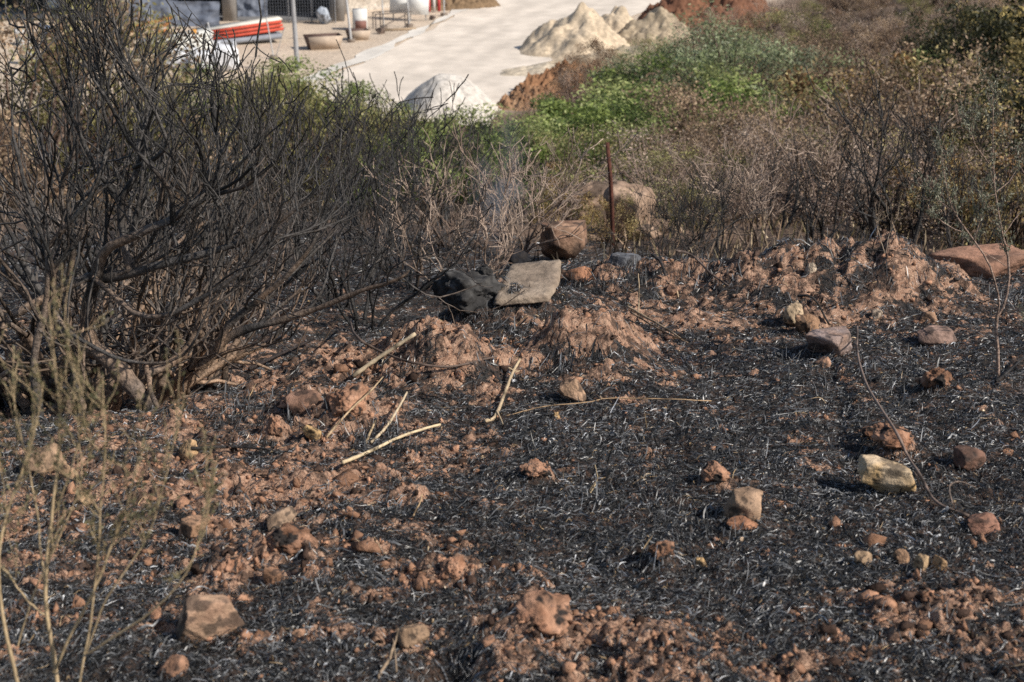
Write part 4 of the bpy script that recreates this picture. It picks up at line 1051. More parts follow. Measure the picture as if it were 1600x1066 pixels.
# scrub over the right hillside
scr = np.random.default_rng(5)
GL = {0: ('tan dry scrub bush on the hillside at right', 'dry scrub bushes on the hillside'), 1: ('leafless brown scrub bush on the hillside at right', 'leafless scrub bushes on the hillside'),
      2: ('brown leaved scrub bush on the hillside at right', 'brown scrub bushes on the hillside'), 3: ('dull olive scrub bush on the hillside at right', 'olive scrub bushes on the hillside')}
pos = []
cnt = 0
while cnt < 130:
    Y = 12.5 * (84 / 12.5) ** scr.random(); px = scr.uniform(800, 1680)
    l = on(px, Y)
    xbl = -1 + (.44 * (Y - 52) if Y > 52 else .10 * (52 - Y))
    if Y > 40 and l[0] < xbl + 1.5: continue
    if Y < 50 and px < 1050: continue
    mn = .55 + Y * .012
    if Y < 17 and (scr.random() < .75 or px < 1150): continue
    if any((l[0] - q[0]) ** 2 + (l[1] - q[1]) ** 2 < mn * mn for q in pos): continue
    pos.append(l); cnt += 1
    t = scr.choice([0, 1, 2, 3], p=[.40, .18, .30, .12] if Y < 38 else [.28, .10, .44, .18])
    h = scr.uniform(.6, 1.15) * (1 if Y < 16 else 1.7 if Y < 38 else 2.0)
    if Y < 42:   # nothing here grows above the green bushes behind it
        top = at(px, float(np.interp(px, [900, 1000, 1180, 1290, 1330, 1480, 1560], [215, 215, 205, 185, 140, 120, 50])), Y)[2] - l[2]
        h = min(h, top)
        if h < .3: continue
    pr = {0: B_DRY, 1: P3, 2: B_BROWN, 3: [B_YOL]}[t]; pr = pr[int(scr.integers(len(pr)))]
    place(pr, l, scr.uniform(0, 6.28), (h * scr.uniform(.85, 1.25),) * 2 + (h,), *GL[t])
# dry grass on the slope (stuff)
def drygrass(n, rng):
    y = np.exp(rng.uniform(math.log(10.5), math.log(85), n)); x = y * rng.uniform(-.42, .42, n)
    xbl = np.where(y > 52, -1 + .44 * (y - 52), -1 + .10 * (52 - y))
    keep = ((x > xbl) | (y < 50)) & ((x > .8) | (rng.random(n) < .25) | (y > 24)) & ~((y < 14.5) & (rng.random(n) < .6))
    x = x[keep]; y = y[keep]; n = len(x)
    h = rng.uniform(.05, .20, n) * (1 + y * .008); w = .0025 + .0006 * y
    b = np.stack([x, y, gz(x, y)], -1)
    lean = rng.normal(0, .35, (n, 3)) * h[:, None]; lean[:, 2] = h
    a = rng.uniform(0, 6.28, n); s = np.stack([np.cos(a), np.sin(a), 0 * a], -1) * w[:, None]
    V = np.stack([b - s, b + s, b + lean * .6 + s * .7, b + lean], 1).reshape(-1, 3)
    F = np.arange(n * 4).reshape(n, 4)
    cols = np.array([(.36, .26, .18), (.26, .18, .12), (.44, .35, .23), (.21, .17, .09)])
    C = cols[rng.integers(4, size=n)] * rng.uniform(.6, 1.2, (n, 1))
    C[y > 38] *= .6
    bl = ((x < 1.0) & (y < 34))
    C[bl] = C[bl] * .16
    return link('dry_grass', mesh_from('dry_grass', V, F, np.repeat(C, 4, 0), False), M_TWIG)
tag(drygrass(32000, np.random.default_rng(8)), 'sparse dry grass and litter on the slope below the ridge', 'dry grass', kind='stuff')

# ------------------------------------------------------------------ foreground plant with thin green leaves
def plant(name, origin, stems, label, cat, stemcol, leafcols, leafsize, rng, twl=.12, dens=18, tstart=.4, elong=4, m=M_STRAW, sub=2, ang=.5):
    e = empty(name, origin, label, cat)
    for (pp, ntw) in stems:
        P, rad = main_stem(pp, 16); rad = rad * (1.0 if name == 'sapling' else .78)
        P = P + np.cumsum(rng.normal(0, .0012, P.shape), 0)
        g = Geo(); V, F = tubes(P, rad, 7)
        sc_ = np.array(stemcol) * (.75 + .5 * rng.random((16, 1)))
        g.add(V, F, np.repeat(sc_, 7, 0))
        st = g.build('stem', m, e, True, origin)
        gt = Geo(); gl = Geo(); polys = []
        for k in range(ntw):
            t = rng.uniform(tstart, 1)
            f = t * 15; a = min(int(f), 14); q = P[a] + (P[a + 1] - P[a]) * (f - a); td = nrm(P[a + 1] - P[a])
            nd = nrm(td + rng.normal(0, ang, 3) + np.array([0, 0, .15]))
            grow(polys, q, nd, rng.uniform(.5, 1.2) * twl, max(.0011, np.interp(f, np.arange(16), rad) * .5), 1, rng, dict(K=5, wob=.1, up=.08, n=(1, 3), ang=(.3, .7), lf=(.5, .9), rmin=.0008, taper=.6))
        # leaves up the stem's own tip and on the twigs
        if polys:
            add_polys(gt, polys, lambda P_, l, r: np.array(stemcol) * (.6 + .5 * rng.random((len(P_), 1))), 4)
            gt.build('twigs', m, st, True, origin)
        cen = []
        for (p, r, lv) in polys + [(P[9:], None, 0)]:
            for k in range(dens):
                t = rng.uniform(.15, 1) * (len(p) - 1); a = min(int(t), len(p) - 2)
                cen.append(p[a] + (p[a + 1] - p[a]) * (t - a) + rng.normal(0, leafsize * .7, 3))
        cen = np.array(cen)
        col = np.array(leafcols)[rng.integers(len(leafcols), size=len(cen))] * rng.uniform(.6, 1.3, (len(cen), 1))
        V, F, C = leaf_quads(cen, leafsize, rng, col, elong, 1.2)
        gl.add(V, F, C); gl.build('leaves', M_LEAF, st, False, origin)
    return e
rf = np.random.default_rng(15)
D0 = 3.0
FG = [([(95, 1110, 2.85, .0075), (92, 1066, 2.85, .0070), (72, 950, 2.85, .0062), (72, 890, 2.85, .0055), (82, 790, 2.86, .0045), (90, 706, 2.86, .0035), (88, 600, 2.87, .0024), (72, 470, 2.88, .0012)], 20),
      ([(86, 1050, 2.83, .0050), (115, 985, 2.82, .0048), (148, 922, 2.80, .0042), (178, 845, 2.80, .0036), (198, 790, 2.8, .0028), (215, 720, 2.8, .0020), (240, 640, 2.8, .0011)], 14),
      ([(135, 1022, 2.78, .0036), (180, 990, 2.75, .0034), (236, 950, 2.72, .0030), (287, 890, 2.7, .0024), (308, 810, 2.7, .0018), (322, 745, 2.7, .0010)], 9),
      ([(122, 1085, 2.8, .0042), (140, 1000, 2.8, .0040), (150, 930, 2.8, .0034), (158, 800, 2.8, .0026), (165, 690, 2.8, .0019), (160, 590, 2.8, .0010)], 13),
      ([(30, 1080, 2.75, .0065), (5, 960, 2.75, .0055), (0, 870, 2.75, .0045), (20, 780, 2.78, .0032), (55, 690, 2.8, .0022), (70, 600, 2.8, .0010)], 13),
      ([(28, 1010, 2.95, .0032), (60, 920, 2.95, .0030), (105, 820, 2.95, .0025), (130, 745, 2.95, .0018), (120, 640, 2.95, .0010)], 12),
      ([(72, 930, 2.86, .0036), (60, 850, 2.9, .0032), (50, 770, 2.92, .0026), (30, 680, 2.95, .0018), (10, 590, 2.95, .0010)], 12),
      ([(135, 1020, 2.78, .0034), (165, 940, 2.76, .0030), (225, 850, 2.75, .0024), (255, 760, 2.75, .0018), (280, 660, 2.75, .0010)], 10),
      ([(85, 800, 2.86, .0026), (110, 720, 2.84, .0022), (130, 640, 2.84, .0016), (105, 540, 2.84, .0009)], 12),
      ([(70, 960, 2.85, .003), (35, 930, 2.85, .0026), (-20, 860, 2.85, .0018)], 4)]
plant('green_plant', at(95, 1110, 2.85), FG, 'thin straw stemmed plant with tiny grey green leaves at the lower left corner', 'plant', (.44, .33, .20),
      [(.17, .16, .08), (.23, .20, .11), (.12, .12, .06), (.28, .23, .13)], .0055, rf, .10, 13, .42, 3.2)
# sapling at right
base = hit(1560, 592); Ys = base[1]
def S(*pp): return [(a, b, Ys + dy, r) for (a, b, dy, r) in pp]
SAP = [(S((1560, 596, 0, .0085), (1559, 550, 0, .0080), (1557, 500, 0, .0072), (1573, 468, .01, .0062), (1578, 416, .02, .0054), (1566, 356, .02, .0046), (1553, 282, .03, .0034), (1551, 183, .03, .0020), (1553, 145, .03, .0009)), 26),
       (S((1557, 500, 0, .0055), (1560, 468, -.02, .0048), (1547, 416, -.04, .0042), (1517, 369, -.06, .0036), (1486, 321, -.08, .0028), (1473, 261, -.08, .0018), (1471, 226, -.08, .0009)), 16),
       (S((1517, 369, -.06, .0024), (1478, 352, -.08, .0019), (1460, 340, -.1, .0014), (1445, 325, -.1, .0008)), 8),
       (S((1495, 335, -.07, .0022), (1470, 318, -.1, .0017), (1445, 296, -.1, .0008)), 8),
       (S((1523, 378, -.05, .0020), (1532, 350, -.05, .0016), (1542, 315, -.05, .0008)), 7),
       (S((1568, 366, .02, .0026), (1590, 335, .05, .0022), (1620, 300, .08, .0010)), 9),
       (S((1556, 300, .03, .0022), (1580, 280, .05, .0018), (1605, 240, .06, .0009)), 9),
       (S((1572, 415, .02, .0018), (1535, 395, .0, .0016), (1505, 372, -.02, .0010)), 3),
       (S((1559, 525, 0, .0035), (1575, 512, -.03, .0030), (1610, 498, -.06, .0016)), 2),
       (S((1548, 260, .03, .0020), (1525, 225, .0, .0015), (1515, 190, -.02, .0008)), 9)]
plant('sapling', base, SAP, 'slender sapling with narrow grey green leaves standing at the right', 'sapling', (.30, .21, .165),
      [(.20, .21, .15), (.28, .29, .21), (.13, .14, .09), (.36, .36, .28)], .008, np.random.default_rng(16), .085, 16, .5, 4, M_BARK, ang=.6)
# pale dry sprig right of the soil peak
q0 = hit(1385, 395)
plant('dry_sprig', q0, [([(1383, 400, q0[1], .003), (1392, 360, q0[1], .0025), (1405, 330, q0[1], .0012)], 5), ([(1383, 398, q0[1], .0025), (1372, 360, q0[1], .002), (1368, 315, q0[1], .001)], 5)],
      'pale dry sprig on the back of the soil peak', 'plant', (.40, .32, .24), [(.3, .23, .16)], .005, np.random.default_rng(17), .08, 5, .4)

# ------------------------------------------------------------------ rusty post
b0 = on(953, 12.6)
g = Geo()
P = np.array([[.028, -.05, -.15], [.01, 0, .3], [-.01, 0, .6], [-.05, .0, .96]])
# an angle iron: two thin flanges
def flange(w0, w1, t):
    V = []; 
    for (px, py, pz) in P:
        for (a, b_) in ((w0[0], w0[1]), (w1[0], w1[1]), (w1[0] + t[0], w1[1] + t[1]), (w0[0] + t[0], w0[1] + t[1])): V.append((px + a, py + b_, pz))
    F = []
    for k in range(len(P) - 1):
        for j in range(4): F.append((k * 4 + j, k * 4 + (j + 1) % 4, k * 4 + 4 + (j + 1) % 4, k * 4 + 4 + j))
    F.append((0, 3, 2, 1)); e_ = (len(P) - 1) * 4; F.append((e_, e_ + 1, e_ + 2, e_ + 3))
    g.add(V, np.array(F), (.10, .038, .026))
flange((0, 0), (.034, 0), (0, .006)); flange((0, .007), (.006, .007), (0, .04))
o = g.build('rusty_post', attr_mat('rust', .85, .3, 18, .6, .4, 60), None, False)
o.location = b0; tag(o, 'leaning rusty angle iron post standing alone behind the ridge', 'post')

# ------------------------------------------------------------------ building site below the slope
def sp(px, py, z=SITE):
    cx = (px - 800) / FP; cy = (533 - py) / FP
    dz = -SP + cy * CP; t = (z - CZ) / dz
    return np.array([cx * t, t * (CP + cy * SP), z])

def box(g, c, s, col, rz=0., ry=0., taper=0.):
    x, y, z = np.array(s) / 2
    V = np.array([(-x, -y, -z), (x, -y, -z), (x, y, -z), (-x, y, -z), (-x, -y, z), (x, -y, z), (x, y, z), (-x, y, z)], float)
    if taper: V[:4, :2] *= 1 - taper
    ca, sa = math.cos(ry), math.sin(ry); V = V @ np.array([[ca, 0, sa], [0, 1, 0], [-sa, 0, ca]]).T
    ca, sa = math.cos(rz), math.sin(rz); V = V @ np.array([[ca, -sa, 0], [sa, ca, 0], [0, 0, 1]]).T
    g.add(V + np.array(c), np.array([(0, 3, 2, 1), (4, 5, 6, 7), (0, 1, 5, 4), (1, 2, 6, 5), (2, 3, 7, 6), (3, 0, 4, 7)]), col)

def sheet(name, Lp, Rp, z, col, n=60, m=2, mat=None):
    Lp = resample([sp(*p) for p in Lp], n); Rp = resample([sp(*p) for p in Rp], n)
    tt = np.arange(n)
    Lp[:, 0] += .35 * fbm(tt / 5., tt * 0 + z, 4, 72); Rp[:, 0] += .35 * fbm(tt / 5., tt * 0 + 7 + z, 4, 73)
    k = np.linspace(0, 1, 40)[None, :, None]
    V = Lp[:, None] * (1 - k) + Rp[:, None] * k
    V[..., 2] = z
    ii = np.arange(n * 40).reshape(n, 40)
    F = np.stack([ii[:-1, :-1], ii[:-1, 1:], ii[1:, 1:], ii[1:, :-1]], -1).reshape(-1, 4)
    c = np.array(col) * (1 + .13 * fbm(V[..., 0] / 1.2, V[..., 1] / 3.5, 4, 71)).reshape(-1, 1)
    kk = np.broadcast_to(k[..., 0], V.shape[:2]).reshape(-1, 1)
    for tk in (.30, .44, .62, .74): c = c * (1 - .10 * np.exp(-((kk - tk) / .045) ** 2))
    o = link(name, mesh_from(name, V.reshape(-1, 3), F, c, True), mat or M_ROAD)
    return tag(o, kind='structure')
sheet('road', [(380, 165), (470, 138), (560, 100), (640, 62), (700, 30), (760, 2), (800, -18)], [(760, 200), (790, 175), (830, 130), (880, 80), (960, 40), (1060, -2), (1110, -20)], SITE + .03, (.76, .67, .57))
sheet('verge', [(350, 160), (450, 132), (545, 93), (632, 55), (694, 24), (752, -2), (790, -20)], [(376, 166), (466, 139), (558, 101), (638, 63), (699, 31), (759, 3), (798, -17)], SITE + .045, (.74, .69, .62))

def heap(name, px, py, h, rx, ry, col, label, seed, rough=.2, col2=None, rz=0., peak=1.0, n=90, lump=.0, cat='heap'):
    c = sp(px, py)
    a = np.linspace(-1.25, 1.25, n); X, Y = np.meshgrid(a, a)
    q = np.sqrt(X ** 2 + Y ** 2)
    nz = fbm(X * 2.2, Y * 2.2, 4, seed)
    q2 = q * (1 + .14 * noise2(X * 1.6, Y * 1.6, seed + 3))
    Z = h * (np.maximum(0, 1 - q2 ** peak)) + h * rough * nz * sstep(1.15, .6, q) - .04
    if lump: Z += lump * np.maximum(0, .7 - worley(X * 6, Y * 6, seed)) * sstep(1.15, .8, q) + lump * .6 * np.maximum(0, .7 - worley(X * 14, Y * 14, seed + 1)) * sstep(1.15, .8, q)
    ca, sa = math.cos(rz), math.sin(rz)
    V = np.stack([(X * rx) * ca - (Y * ry) * sa, (X * rx) * sa + (Y * ry) * ca, Z], -1).reshape(-1, 3)
    ii = np.arange(n * n).reshape(n, n)
    F = np.stack([ii[:-1, :-1], ii[:-1, 1:], ii[1:, 1:], ii[1:, :-1]], -1).reshape(-1, 4)
    F = F[(q.ravel()[F].max(1) < 1.2)]
    C = np.array(col); c2 = np.array(col2) if col2 is not None else C * .75
    k = np.clip(.5 + .6 * nz, 0, 1).reshape(-1, 1)
    o = link(name, mesh_from(name, V, F, C * (1 - k) + c2 * k, True), M_DIRT)
    o.location = (float(c[0]), float(c[1]), SITE + .02)
    return tag(o, label, cat)
SAND = (.68, .55, .40)
heap('sand_heap', 905, 80, 2.25, 3.0, 2.8, SAND, 'tall pointed cream sand heap beside the road', 1, .17, peak=1.0, cat='sand heap')
heap('sand_heap', 960, 65, 1.75, 2.3, 2.2, SAND, 'second cream sand heap behind the right shoulder of the tall one', 2, .2, cat='sand heap')
heap('sand_heap', 1020, 72, 1.9, 2.6, 2.6, (.47, .38, .27), 'third sand heap at right touching the red earth', 3, .24, cat='sand heap')
heap('sand_heap', 940, 105, .8, 3.8, 2.0, (.48, .39, .28), 'low spread apron of sand in front of the tall sand heap', 4, .2, rz=.3, cat='sand heap')
heap('sand_heap', 1010, 96, .9, 3.4, 1.8, (.57, .47, .34), 'low cream sand spilling right towards the olive bushes', 9, .25, rz=-.2, cat='sand heap')
heap('sand_heap', 850, 112, .35, 2.6, 1.6, (.62, .53, .41), 'thin spread of cream sand on the road below the tall heap', 10, .3, rz=.4, cat='sand heap')
heap('gravel_heap', 700, 168, 1.3, 1.95, 2.3, (.64, .59, .53), 'rounded heap of white gravel on the road edge', 5,   .06, (.54, .50, .45), peak=1.8, cat='gravel heap')
CLAY = (.40, .225, .125)
heap('clay_heap', 890, 138, .75, 3.1, 1.2, CLAY, 'long lumpy red clay bank in front of the sand', 6, .35, (.22, .115, .065), .75, 1.3, 110, .5, 'clay heap')
heap('clay_heap', 830, 165, .5, 1.5, .8, (.36, .23, .14), 'low end of red clay near the gravel heap', 7, .35, (.24, .13, .075), .5, 1.3, 90, .4, 'clay heap')
heap('clay_heap', 1110, 42, 2.1, 4.2, 2.6, (.25, .125, .075), 'large dark red earth heap at the top beside the hillside', 8, .3, (.15, .075, .05), .25, 1.3, 110, .7, 'clay heap')

# lamp post
c = sp(465, 112)
e = empty('lamp_post', c, 'tall plain grey lamp post at the edge of the yard', 'lamp post')
g = Geo(); V, F = tubes(resample([(0, 0, -.2), (-.03, 0, 2), (-.10, 0, 5), (-.16, 0, 7.5)], 12), np.linspace(.115, .075, 12), 12); g.add(V, F, (.33, .33, .34)); g.build('pole', M_SITE, e)
g = Geo(); box(g, (.3, -.2, 7.5), (1.0, .22, .1), (.3, .3, .31)); g.build('lamp_head', M_SITE, e, False)
# thin white posts
for (px, py, h, r, lean, lab) in [(549, 66, 2.8, .06, -.22, 'white leaning pole on a concrete foot right of the skips'), (600, 45, 2.6, .035, -.1, 'thin fence pole before the trestle frame'), (640, 42, 2.6, .035, -.15, 'thin fence pole before the white boards'), (694, 25, 2.4, .04, 0, 'thin fence pole at the dry bank'), (340, 105, 2.0, .035, -.3, 'thin pole beside the white bulk bag'), (428, 92, 1.9, .03, -.25, 'thin fence stake in the sandy yard left of the lamp post')]:
    c = sp(px, py); e = empty('thin_pole', c, lab, 'pole')
    g = Geo(); V, F = tubes(resample([(0, 0, -.1), (lean * .5, 0, h * .5), (lean, 0, h)], 6), np.full(6, r), 8); g.add(V, F, (.5, .5, .5)); g.build('pole', M_SITE, e)
    g = Geo(); box(g, (0, 0, .06), (.36, .3, .2), (.2, .16, .13), .3, 0, .1); g.build('foot', M_SITE, e, False)
c = sp(428, 92); g = Geo(); V, F = tubes(resample([(0, 0, 0), (.25, 0, .75), (.5, 0, 1.45)], 5), np.full(5, .025), 6); g.add(V, F, (.4, .38, .36))
o = g.build('stake', M_SITE, None); o.location = c + np.array([.08, 0, 0]); tag(o, 'thin stake leaning right from the foot of the fence stake', 'stake')

# bulk bags
def bag(px, py, w, h, lab, seed):
    c = sp(px, py); e = empty('bulk_bag', c, lab, 'bulk bag')
    V = SV.copy(); sq = np.maximum(np.abs(V[:, :2]).max(1), 1e-3); rr = np.linalg.norm(V[:, :2], axis=1)
    V[:, :2] *= (.55 + .45 * rr / sq)[:, None]
    V = np.sign(V) * np.abs(V) ** .62
    V = V * (1 + .05 * fbm3(V * 2.5, 3, seed))[:, None] * np.array([w / 2, w / 2, h / 2]) + np.array([0, 0, h / 2 - .02])
    V[:, 0] += -.10 * (V[:, 2] / h)
    g = Geo(); g.add(V, SF, (.72, .73, .75)); g.build('bag', M_SITE, e)
    for s in (-1, 1):
        for t in (-1, 1):
            g = Geo(); V, F = tubes(resample([(s * w * .36, t * w * .3, h * .93), (s * w * .30, t * w * .15, h * 1.12), (s * w * .36, t * 0, h * .93)], 7), np.full(7, .025), 5); g.add(V, F, (.6, .62, .66)); g.build('strap', M_SITE, e)
bag(357, 110, 1.05, 1.15, 'white bulk bag standing in the yard', 1)
bag(318, 112, 1.0, .95, 'white bulk bag half hidden left of the standing one', 2)
bag(282, 108, 1.0, .9, 'white bulk bag far left behind the twigs', 3)
# stack of red edged panels on grey pipes
c = sp(372, 67)
e = empty('panel_stack', c, 'stack of white topped red edged roof panels lying on grey pipes', 'panel stack', None, .35, 1.05)
g = Geo(); box(g, (0, 0, .88), (4.2, 1.1, .06), (.70, .66, .58), 0, -.10); g.build('top_panel', M_SITE, e, False)
for k in range(3):
    g = Geo(); box(g, (.05 * k, -.56, .78 - .17 * k), (4.1, .05, .13), (.55, .085, .05), 0, -.10); g.build('red_edge', M_SITE, e, False)
g = Geo(); box(g, (0, .02, .6), (4.0, 1.05, .4), (.42, .38, .33), 0, -.10); g.build('panels', M_SITE, e, False)
for k in range(4):
    g = Geo(); V, F = tubes(resample([(-1.9, -.7 + .28 * k, .10), (2.0, -.7 + .28 * k, .32)], 4), np.full(4, .13), 10); g.add(V, F, (.27, .29, .33)); g.build('pipe', M_SITE, e)
# stack of white slabs
c = sp(275, 82)
e = empty('slab_stack', c, 'stack of white boards seen through the twigs left of the red panels', 'slab stack', None, .3)
for k in range(4):
    g = Geo(); box(g, (.05 * (k % 2), .04 * k, .12 + .2 * k), (3.4, 1.5, .17), (.62, .62, .58), .03 * k, -.1); g.build('board', M_SITE, e, False)
g = Geo(); box(g, (.9, -.2, .98), (.25, .25, .22), (.5, .25, .06)); g.build('wedge', M_SITE, e, False)
# rusty beams at far left
c = sp(228, 60)
e = empty('beam_stack', c, 'orange rusty steel beams behind the twigs at upper left', 'beams', None, .5)
for k in range(3):
    g = Geo(); box(g, (.1 * k, .1, .15 + .3 * k), (2.6, .14, .16), (.36, .15, .05), .06 * k, -.15); g.build('beam', M_SITE, e, False)

# skips
def skip(px, py, L, W, H, rz, lab):
    c = sp(px, py); e = empty('skip', c, lab, 'skip', None, rz)
    pale = (.47, .38, .30); brn = (.11, .07, .058)
    def panel(nm, pts, col):
        pts = np.array(pts, float); nn = nrm(np.cross(pts[1] - pts[0], pts[2] - pts[0])) * .03
        g = Geo(); V = np.vstack([pts, pts + nn]); g.add(V, np.array([(0, 1, 2, 3), (7, 6, 5, 4), (0, 4, 5, 1), (1, 5, 6, 2), (2, 6, 7, 3), (3, 7, 4, 0)]), col); g.build(nm, M_SITE, e, False)
    l, w = L / 2, W / 2
    panel('long_side', [(-l * .8, -w * .7, 0), (l * .8, -w * .7, 0), (l, -w, H), (-l, -w, H)], pale)
    panel('long_side', [(-l * .8, w * .7, 0), (l * .8, w * .7, 0), (l, w, H), (-l, w, H)], brn)
    panel('end_panel', [(-l * .8, -w * .7, .02), (-l, -w, H), (-l, w, H), (-l * .8, w * .7, .02)], brn)
    panel('end_panel', [(l * .8, -w * .7, .02), (l, -w, H), (l, w, H), (l * .8, w * .7, .02)], brn)
    panel('floor', [(-l * .8, -w * .7, .03), (l * .8, -w * .7, .03), (l * .8, w * .7, .03), (-l * .8, w * .7, .03)], brn)
skip(506, 76, 1.75, 1.0, .66, .35, 'open mixing trough with pale side and brown ends left of the white pole')
skip(560, 62, 1.1, .8, .5, .4, 'smaller brown open trough behind the white pole')
c = sp(563, 47)
e = empty('crate', c, 'white box with a brown front panel behind the smaller trough', 'crate', None, .2)
g = Geo(); box(g, (0, 0, .55), (.72, .7, 1.1), (.68, .67, .64)); g.build('box', M_SITE, e, False)
g = Geo(); box(g, (0, -.375, .32), (.6, .04, .42), (.22, .11, .09)); g.build('front_panel', M_SITE, e, False)
# trestle frame
c = sp(610, 46)
e = empty('trestle_frame', c, 'dark metal trestle frame with planks left of the white boards', 'frame', None, .25)
for x in (-.85, -.45, .9):
    for y in (-.4, .5):
        g = Geo(); V, F = tubes(np.array([(x, y, 0), (x, y, .85)], float), np.full(2, .03), 6); g.add(V, F, (.12, .10, .09)); g.build('leg', M_SITE, e)
for y in (-.4, .5):
    g = Geo(); V, F = tubes(np.array([(-.9, y, .86), (1.1, y, .95)], float), np.full(2, .03), 6); g.add(V, F, (.14, .12, .11)); g.build('rail', M_SITE, e)
g = Geo(); V, F = tubes(np.array([(-.85, -.4, .05), (.9, -.4, .85)], float), np.full(2, .025), 6); g.add(V, F, (.14, .12, .11)); g.build('brace', M_SITE, e)
g = Geo(); box(g, (.3, -.5, .06), (2.0, .3, .08), (.36, .27, .18), .05); g.build('plank', M_SITE, e, False)
# white boards
for (px, py, w, h, rz, grn, lab) in [(626, 30, 1.15, 1.5, .1, True, 'white board with a green mark standing at the site edge'), (654, 33, 1.25, 1.75, .3, False, 'blank white board leaning right of the one with the green mark')]:
    c = sp(px, py); e = empty('white_board', c, lab, 'board', None, rz)
    g = Geo(); box(g, (0, 0, h / 2 + .35), (w, .05, h), (.78, .79, .78), 0, .06); g.build('panel', M_SITE, e, False)
    if grn:
        g = Geo(); box(g, (-.05, -.034, h * .66 + .35), (.36, .012, .2), (.05, .33, .22), 0, .06); g.build('green_mark', M_SITE, e, False)
    for x in (-.35, .35):
        g = Geo(); V, F = tubes(np.array([(x * w, .08, 0), (x * w, .05, .8)], float), np.full(2, .03), 6); g.add(V, F, (.3, .3, .3)); g.build('leg', M_SITE, e)
# red and blue barrels / barrier
c = sp(668, 20)
e = empty('barrier', c, 'red and white slatted barrier at the top edge behind the white boards', 'barrier', None, .3)
for k in range(5):
    g = Geo(); box(g, (-.5 + .3 * k, 0, .6), (.16, .06, 1.1), (.5, .06, .06) if k % 2 == 0 else (.6, .55, .52)); g.build('slat', M_SITE, e, False)
g = Geo(); box(g, (.1, .05, .95), (1.7, .04, .09), (.4, .3, .28)); g.build('rail', M_SITE, e, False)
c = sp(659, 17)
g = Geo(); V, F = tubes(np.array([(0, 0, 0), (0, 0, .02), (0, 0, .4), (0, 0, .85), (0, 0, .9), (0, 0, .901)], float), np.array([.26, .29, .30, .29, .27, .01]), 14); g.add(V, F, (.05, .12, .30))
o = g.build('blue_drum', M_SITE, None); o.location = c; tag(o, 'blue drum behind the white boards at the top edge', 'drum')
# rocks at verge, far
for k, (px, py, w, lab) in enumerate([(595, 53, 14, 'dark block lying on the sand below the trestle frame'), (676, 31, 10, 'dark stone at the foot of the dry bank'), (437, 128, 14, 'dark stump at the corner of the road')]):
    c = sp(px, py); rock(0, 0, w, w * .7, (.16, .12, .10), lab, 500 + k, 'block', 8, 20, .05, .8, 0, (0, 0), .1, None, 0, None, 'block', None, c)
# dry bank
heap('dry_bank', 715, 12, 1.0, 2.6, 1.2, (.26, .18, .11), 'brown bank with dry weeds above the verge', 14, .3, (.15, .10, .06), .35, 1.3, 80, .3, 'bank')
for k, (px, py) in enumerate([(680, 18), (705, 12), (735, 6), (665, 10)]):
    c = sp(px, py); place(B_DRY[k % 2], c + np.array([0, .6, .2]), k * 1.3, .9, 'dry weeds clump on the bank above the verge', 'dry weeds on the bank')
# unfinished concrete building behind
c = sp(360, 30)
e = empty('concrete_building', (0, 0, 0), 'unfinished concrete building with a dark open ground floor at the top left', 'building')
YB = c[1]
xl = sp(150, 30)[0]; xr = sp(530, 30)[0]
def wbox(nm, c_, s_, col, rz=0):
    g = Geo(); box(g, c_, s_, col, rz); return g.build(nm, M_SITE, e, False)
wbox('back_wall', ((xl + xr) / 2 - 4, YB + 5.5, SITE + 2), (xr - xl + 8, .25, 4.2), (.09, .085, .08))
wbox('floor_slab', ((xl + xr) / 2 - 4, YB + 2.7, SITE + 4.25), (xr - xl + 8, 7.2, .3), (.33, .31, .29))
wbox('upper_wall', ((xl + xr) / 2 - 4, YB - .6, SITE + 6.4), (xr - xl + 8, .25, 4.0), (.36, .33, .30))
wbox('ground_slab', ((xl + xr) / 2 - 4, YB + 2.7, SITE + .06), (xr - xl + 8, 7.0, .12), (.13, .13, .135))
wbox('side_wall', (xr + .1, YB + 2.7, SITE + 2.1), (.25, 6.4, 4.0), (.30, .28, .26))
for x in (xr, xr - 6, xr - 12):
    wbox('column', (x, YB - .75, SITE + 2.05), (.75, .45, 4.1), (.29, .275, .26))
# tarps in the opening
for k, (px, py, w, h, lab) in enumerate([(235, 32, 3.4, 1.6, 'blue grey tarpaulin sheet hung at the left of the dark building opening'), (300, 40, 3.2, 1.3, 'blue grey tarpaulin sheet behind the red edged panels'), (390, 28, 2.2, 1.2, 'blue grey tarpaulin sheet right behind the red edged panels')]):
    cc = sp(px, py); n = 24
    a, b_ = np.meshgrid(np.linspace(-1, 1, n), np.linspace(0, 1, n))
    V = np.stack([a * w / 2, .18 * fbm(a * 2, b_ * 2, 3, 600 + k) + .9 * (1 - b_) * -.5, b_ * h], -1).reshape(-1, 3)
    ii = np.arange(n * n).reshape(n, n); F = np.stack([ii[:-1, :-1], ii[:-1, 1:], ii[1:, 1:], ii[1:, :-1]], -1).reshape(-1, 4)
    o = link('tarpaulin', mesh_from('tarpaulin', V, F, np.tile((.15, .17, .215), (len(V), 1)), True), M_SITE); o.location = cc; tag(o, lab, 'tarpaulin')
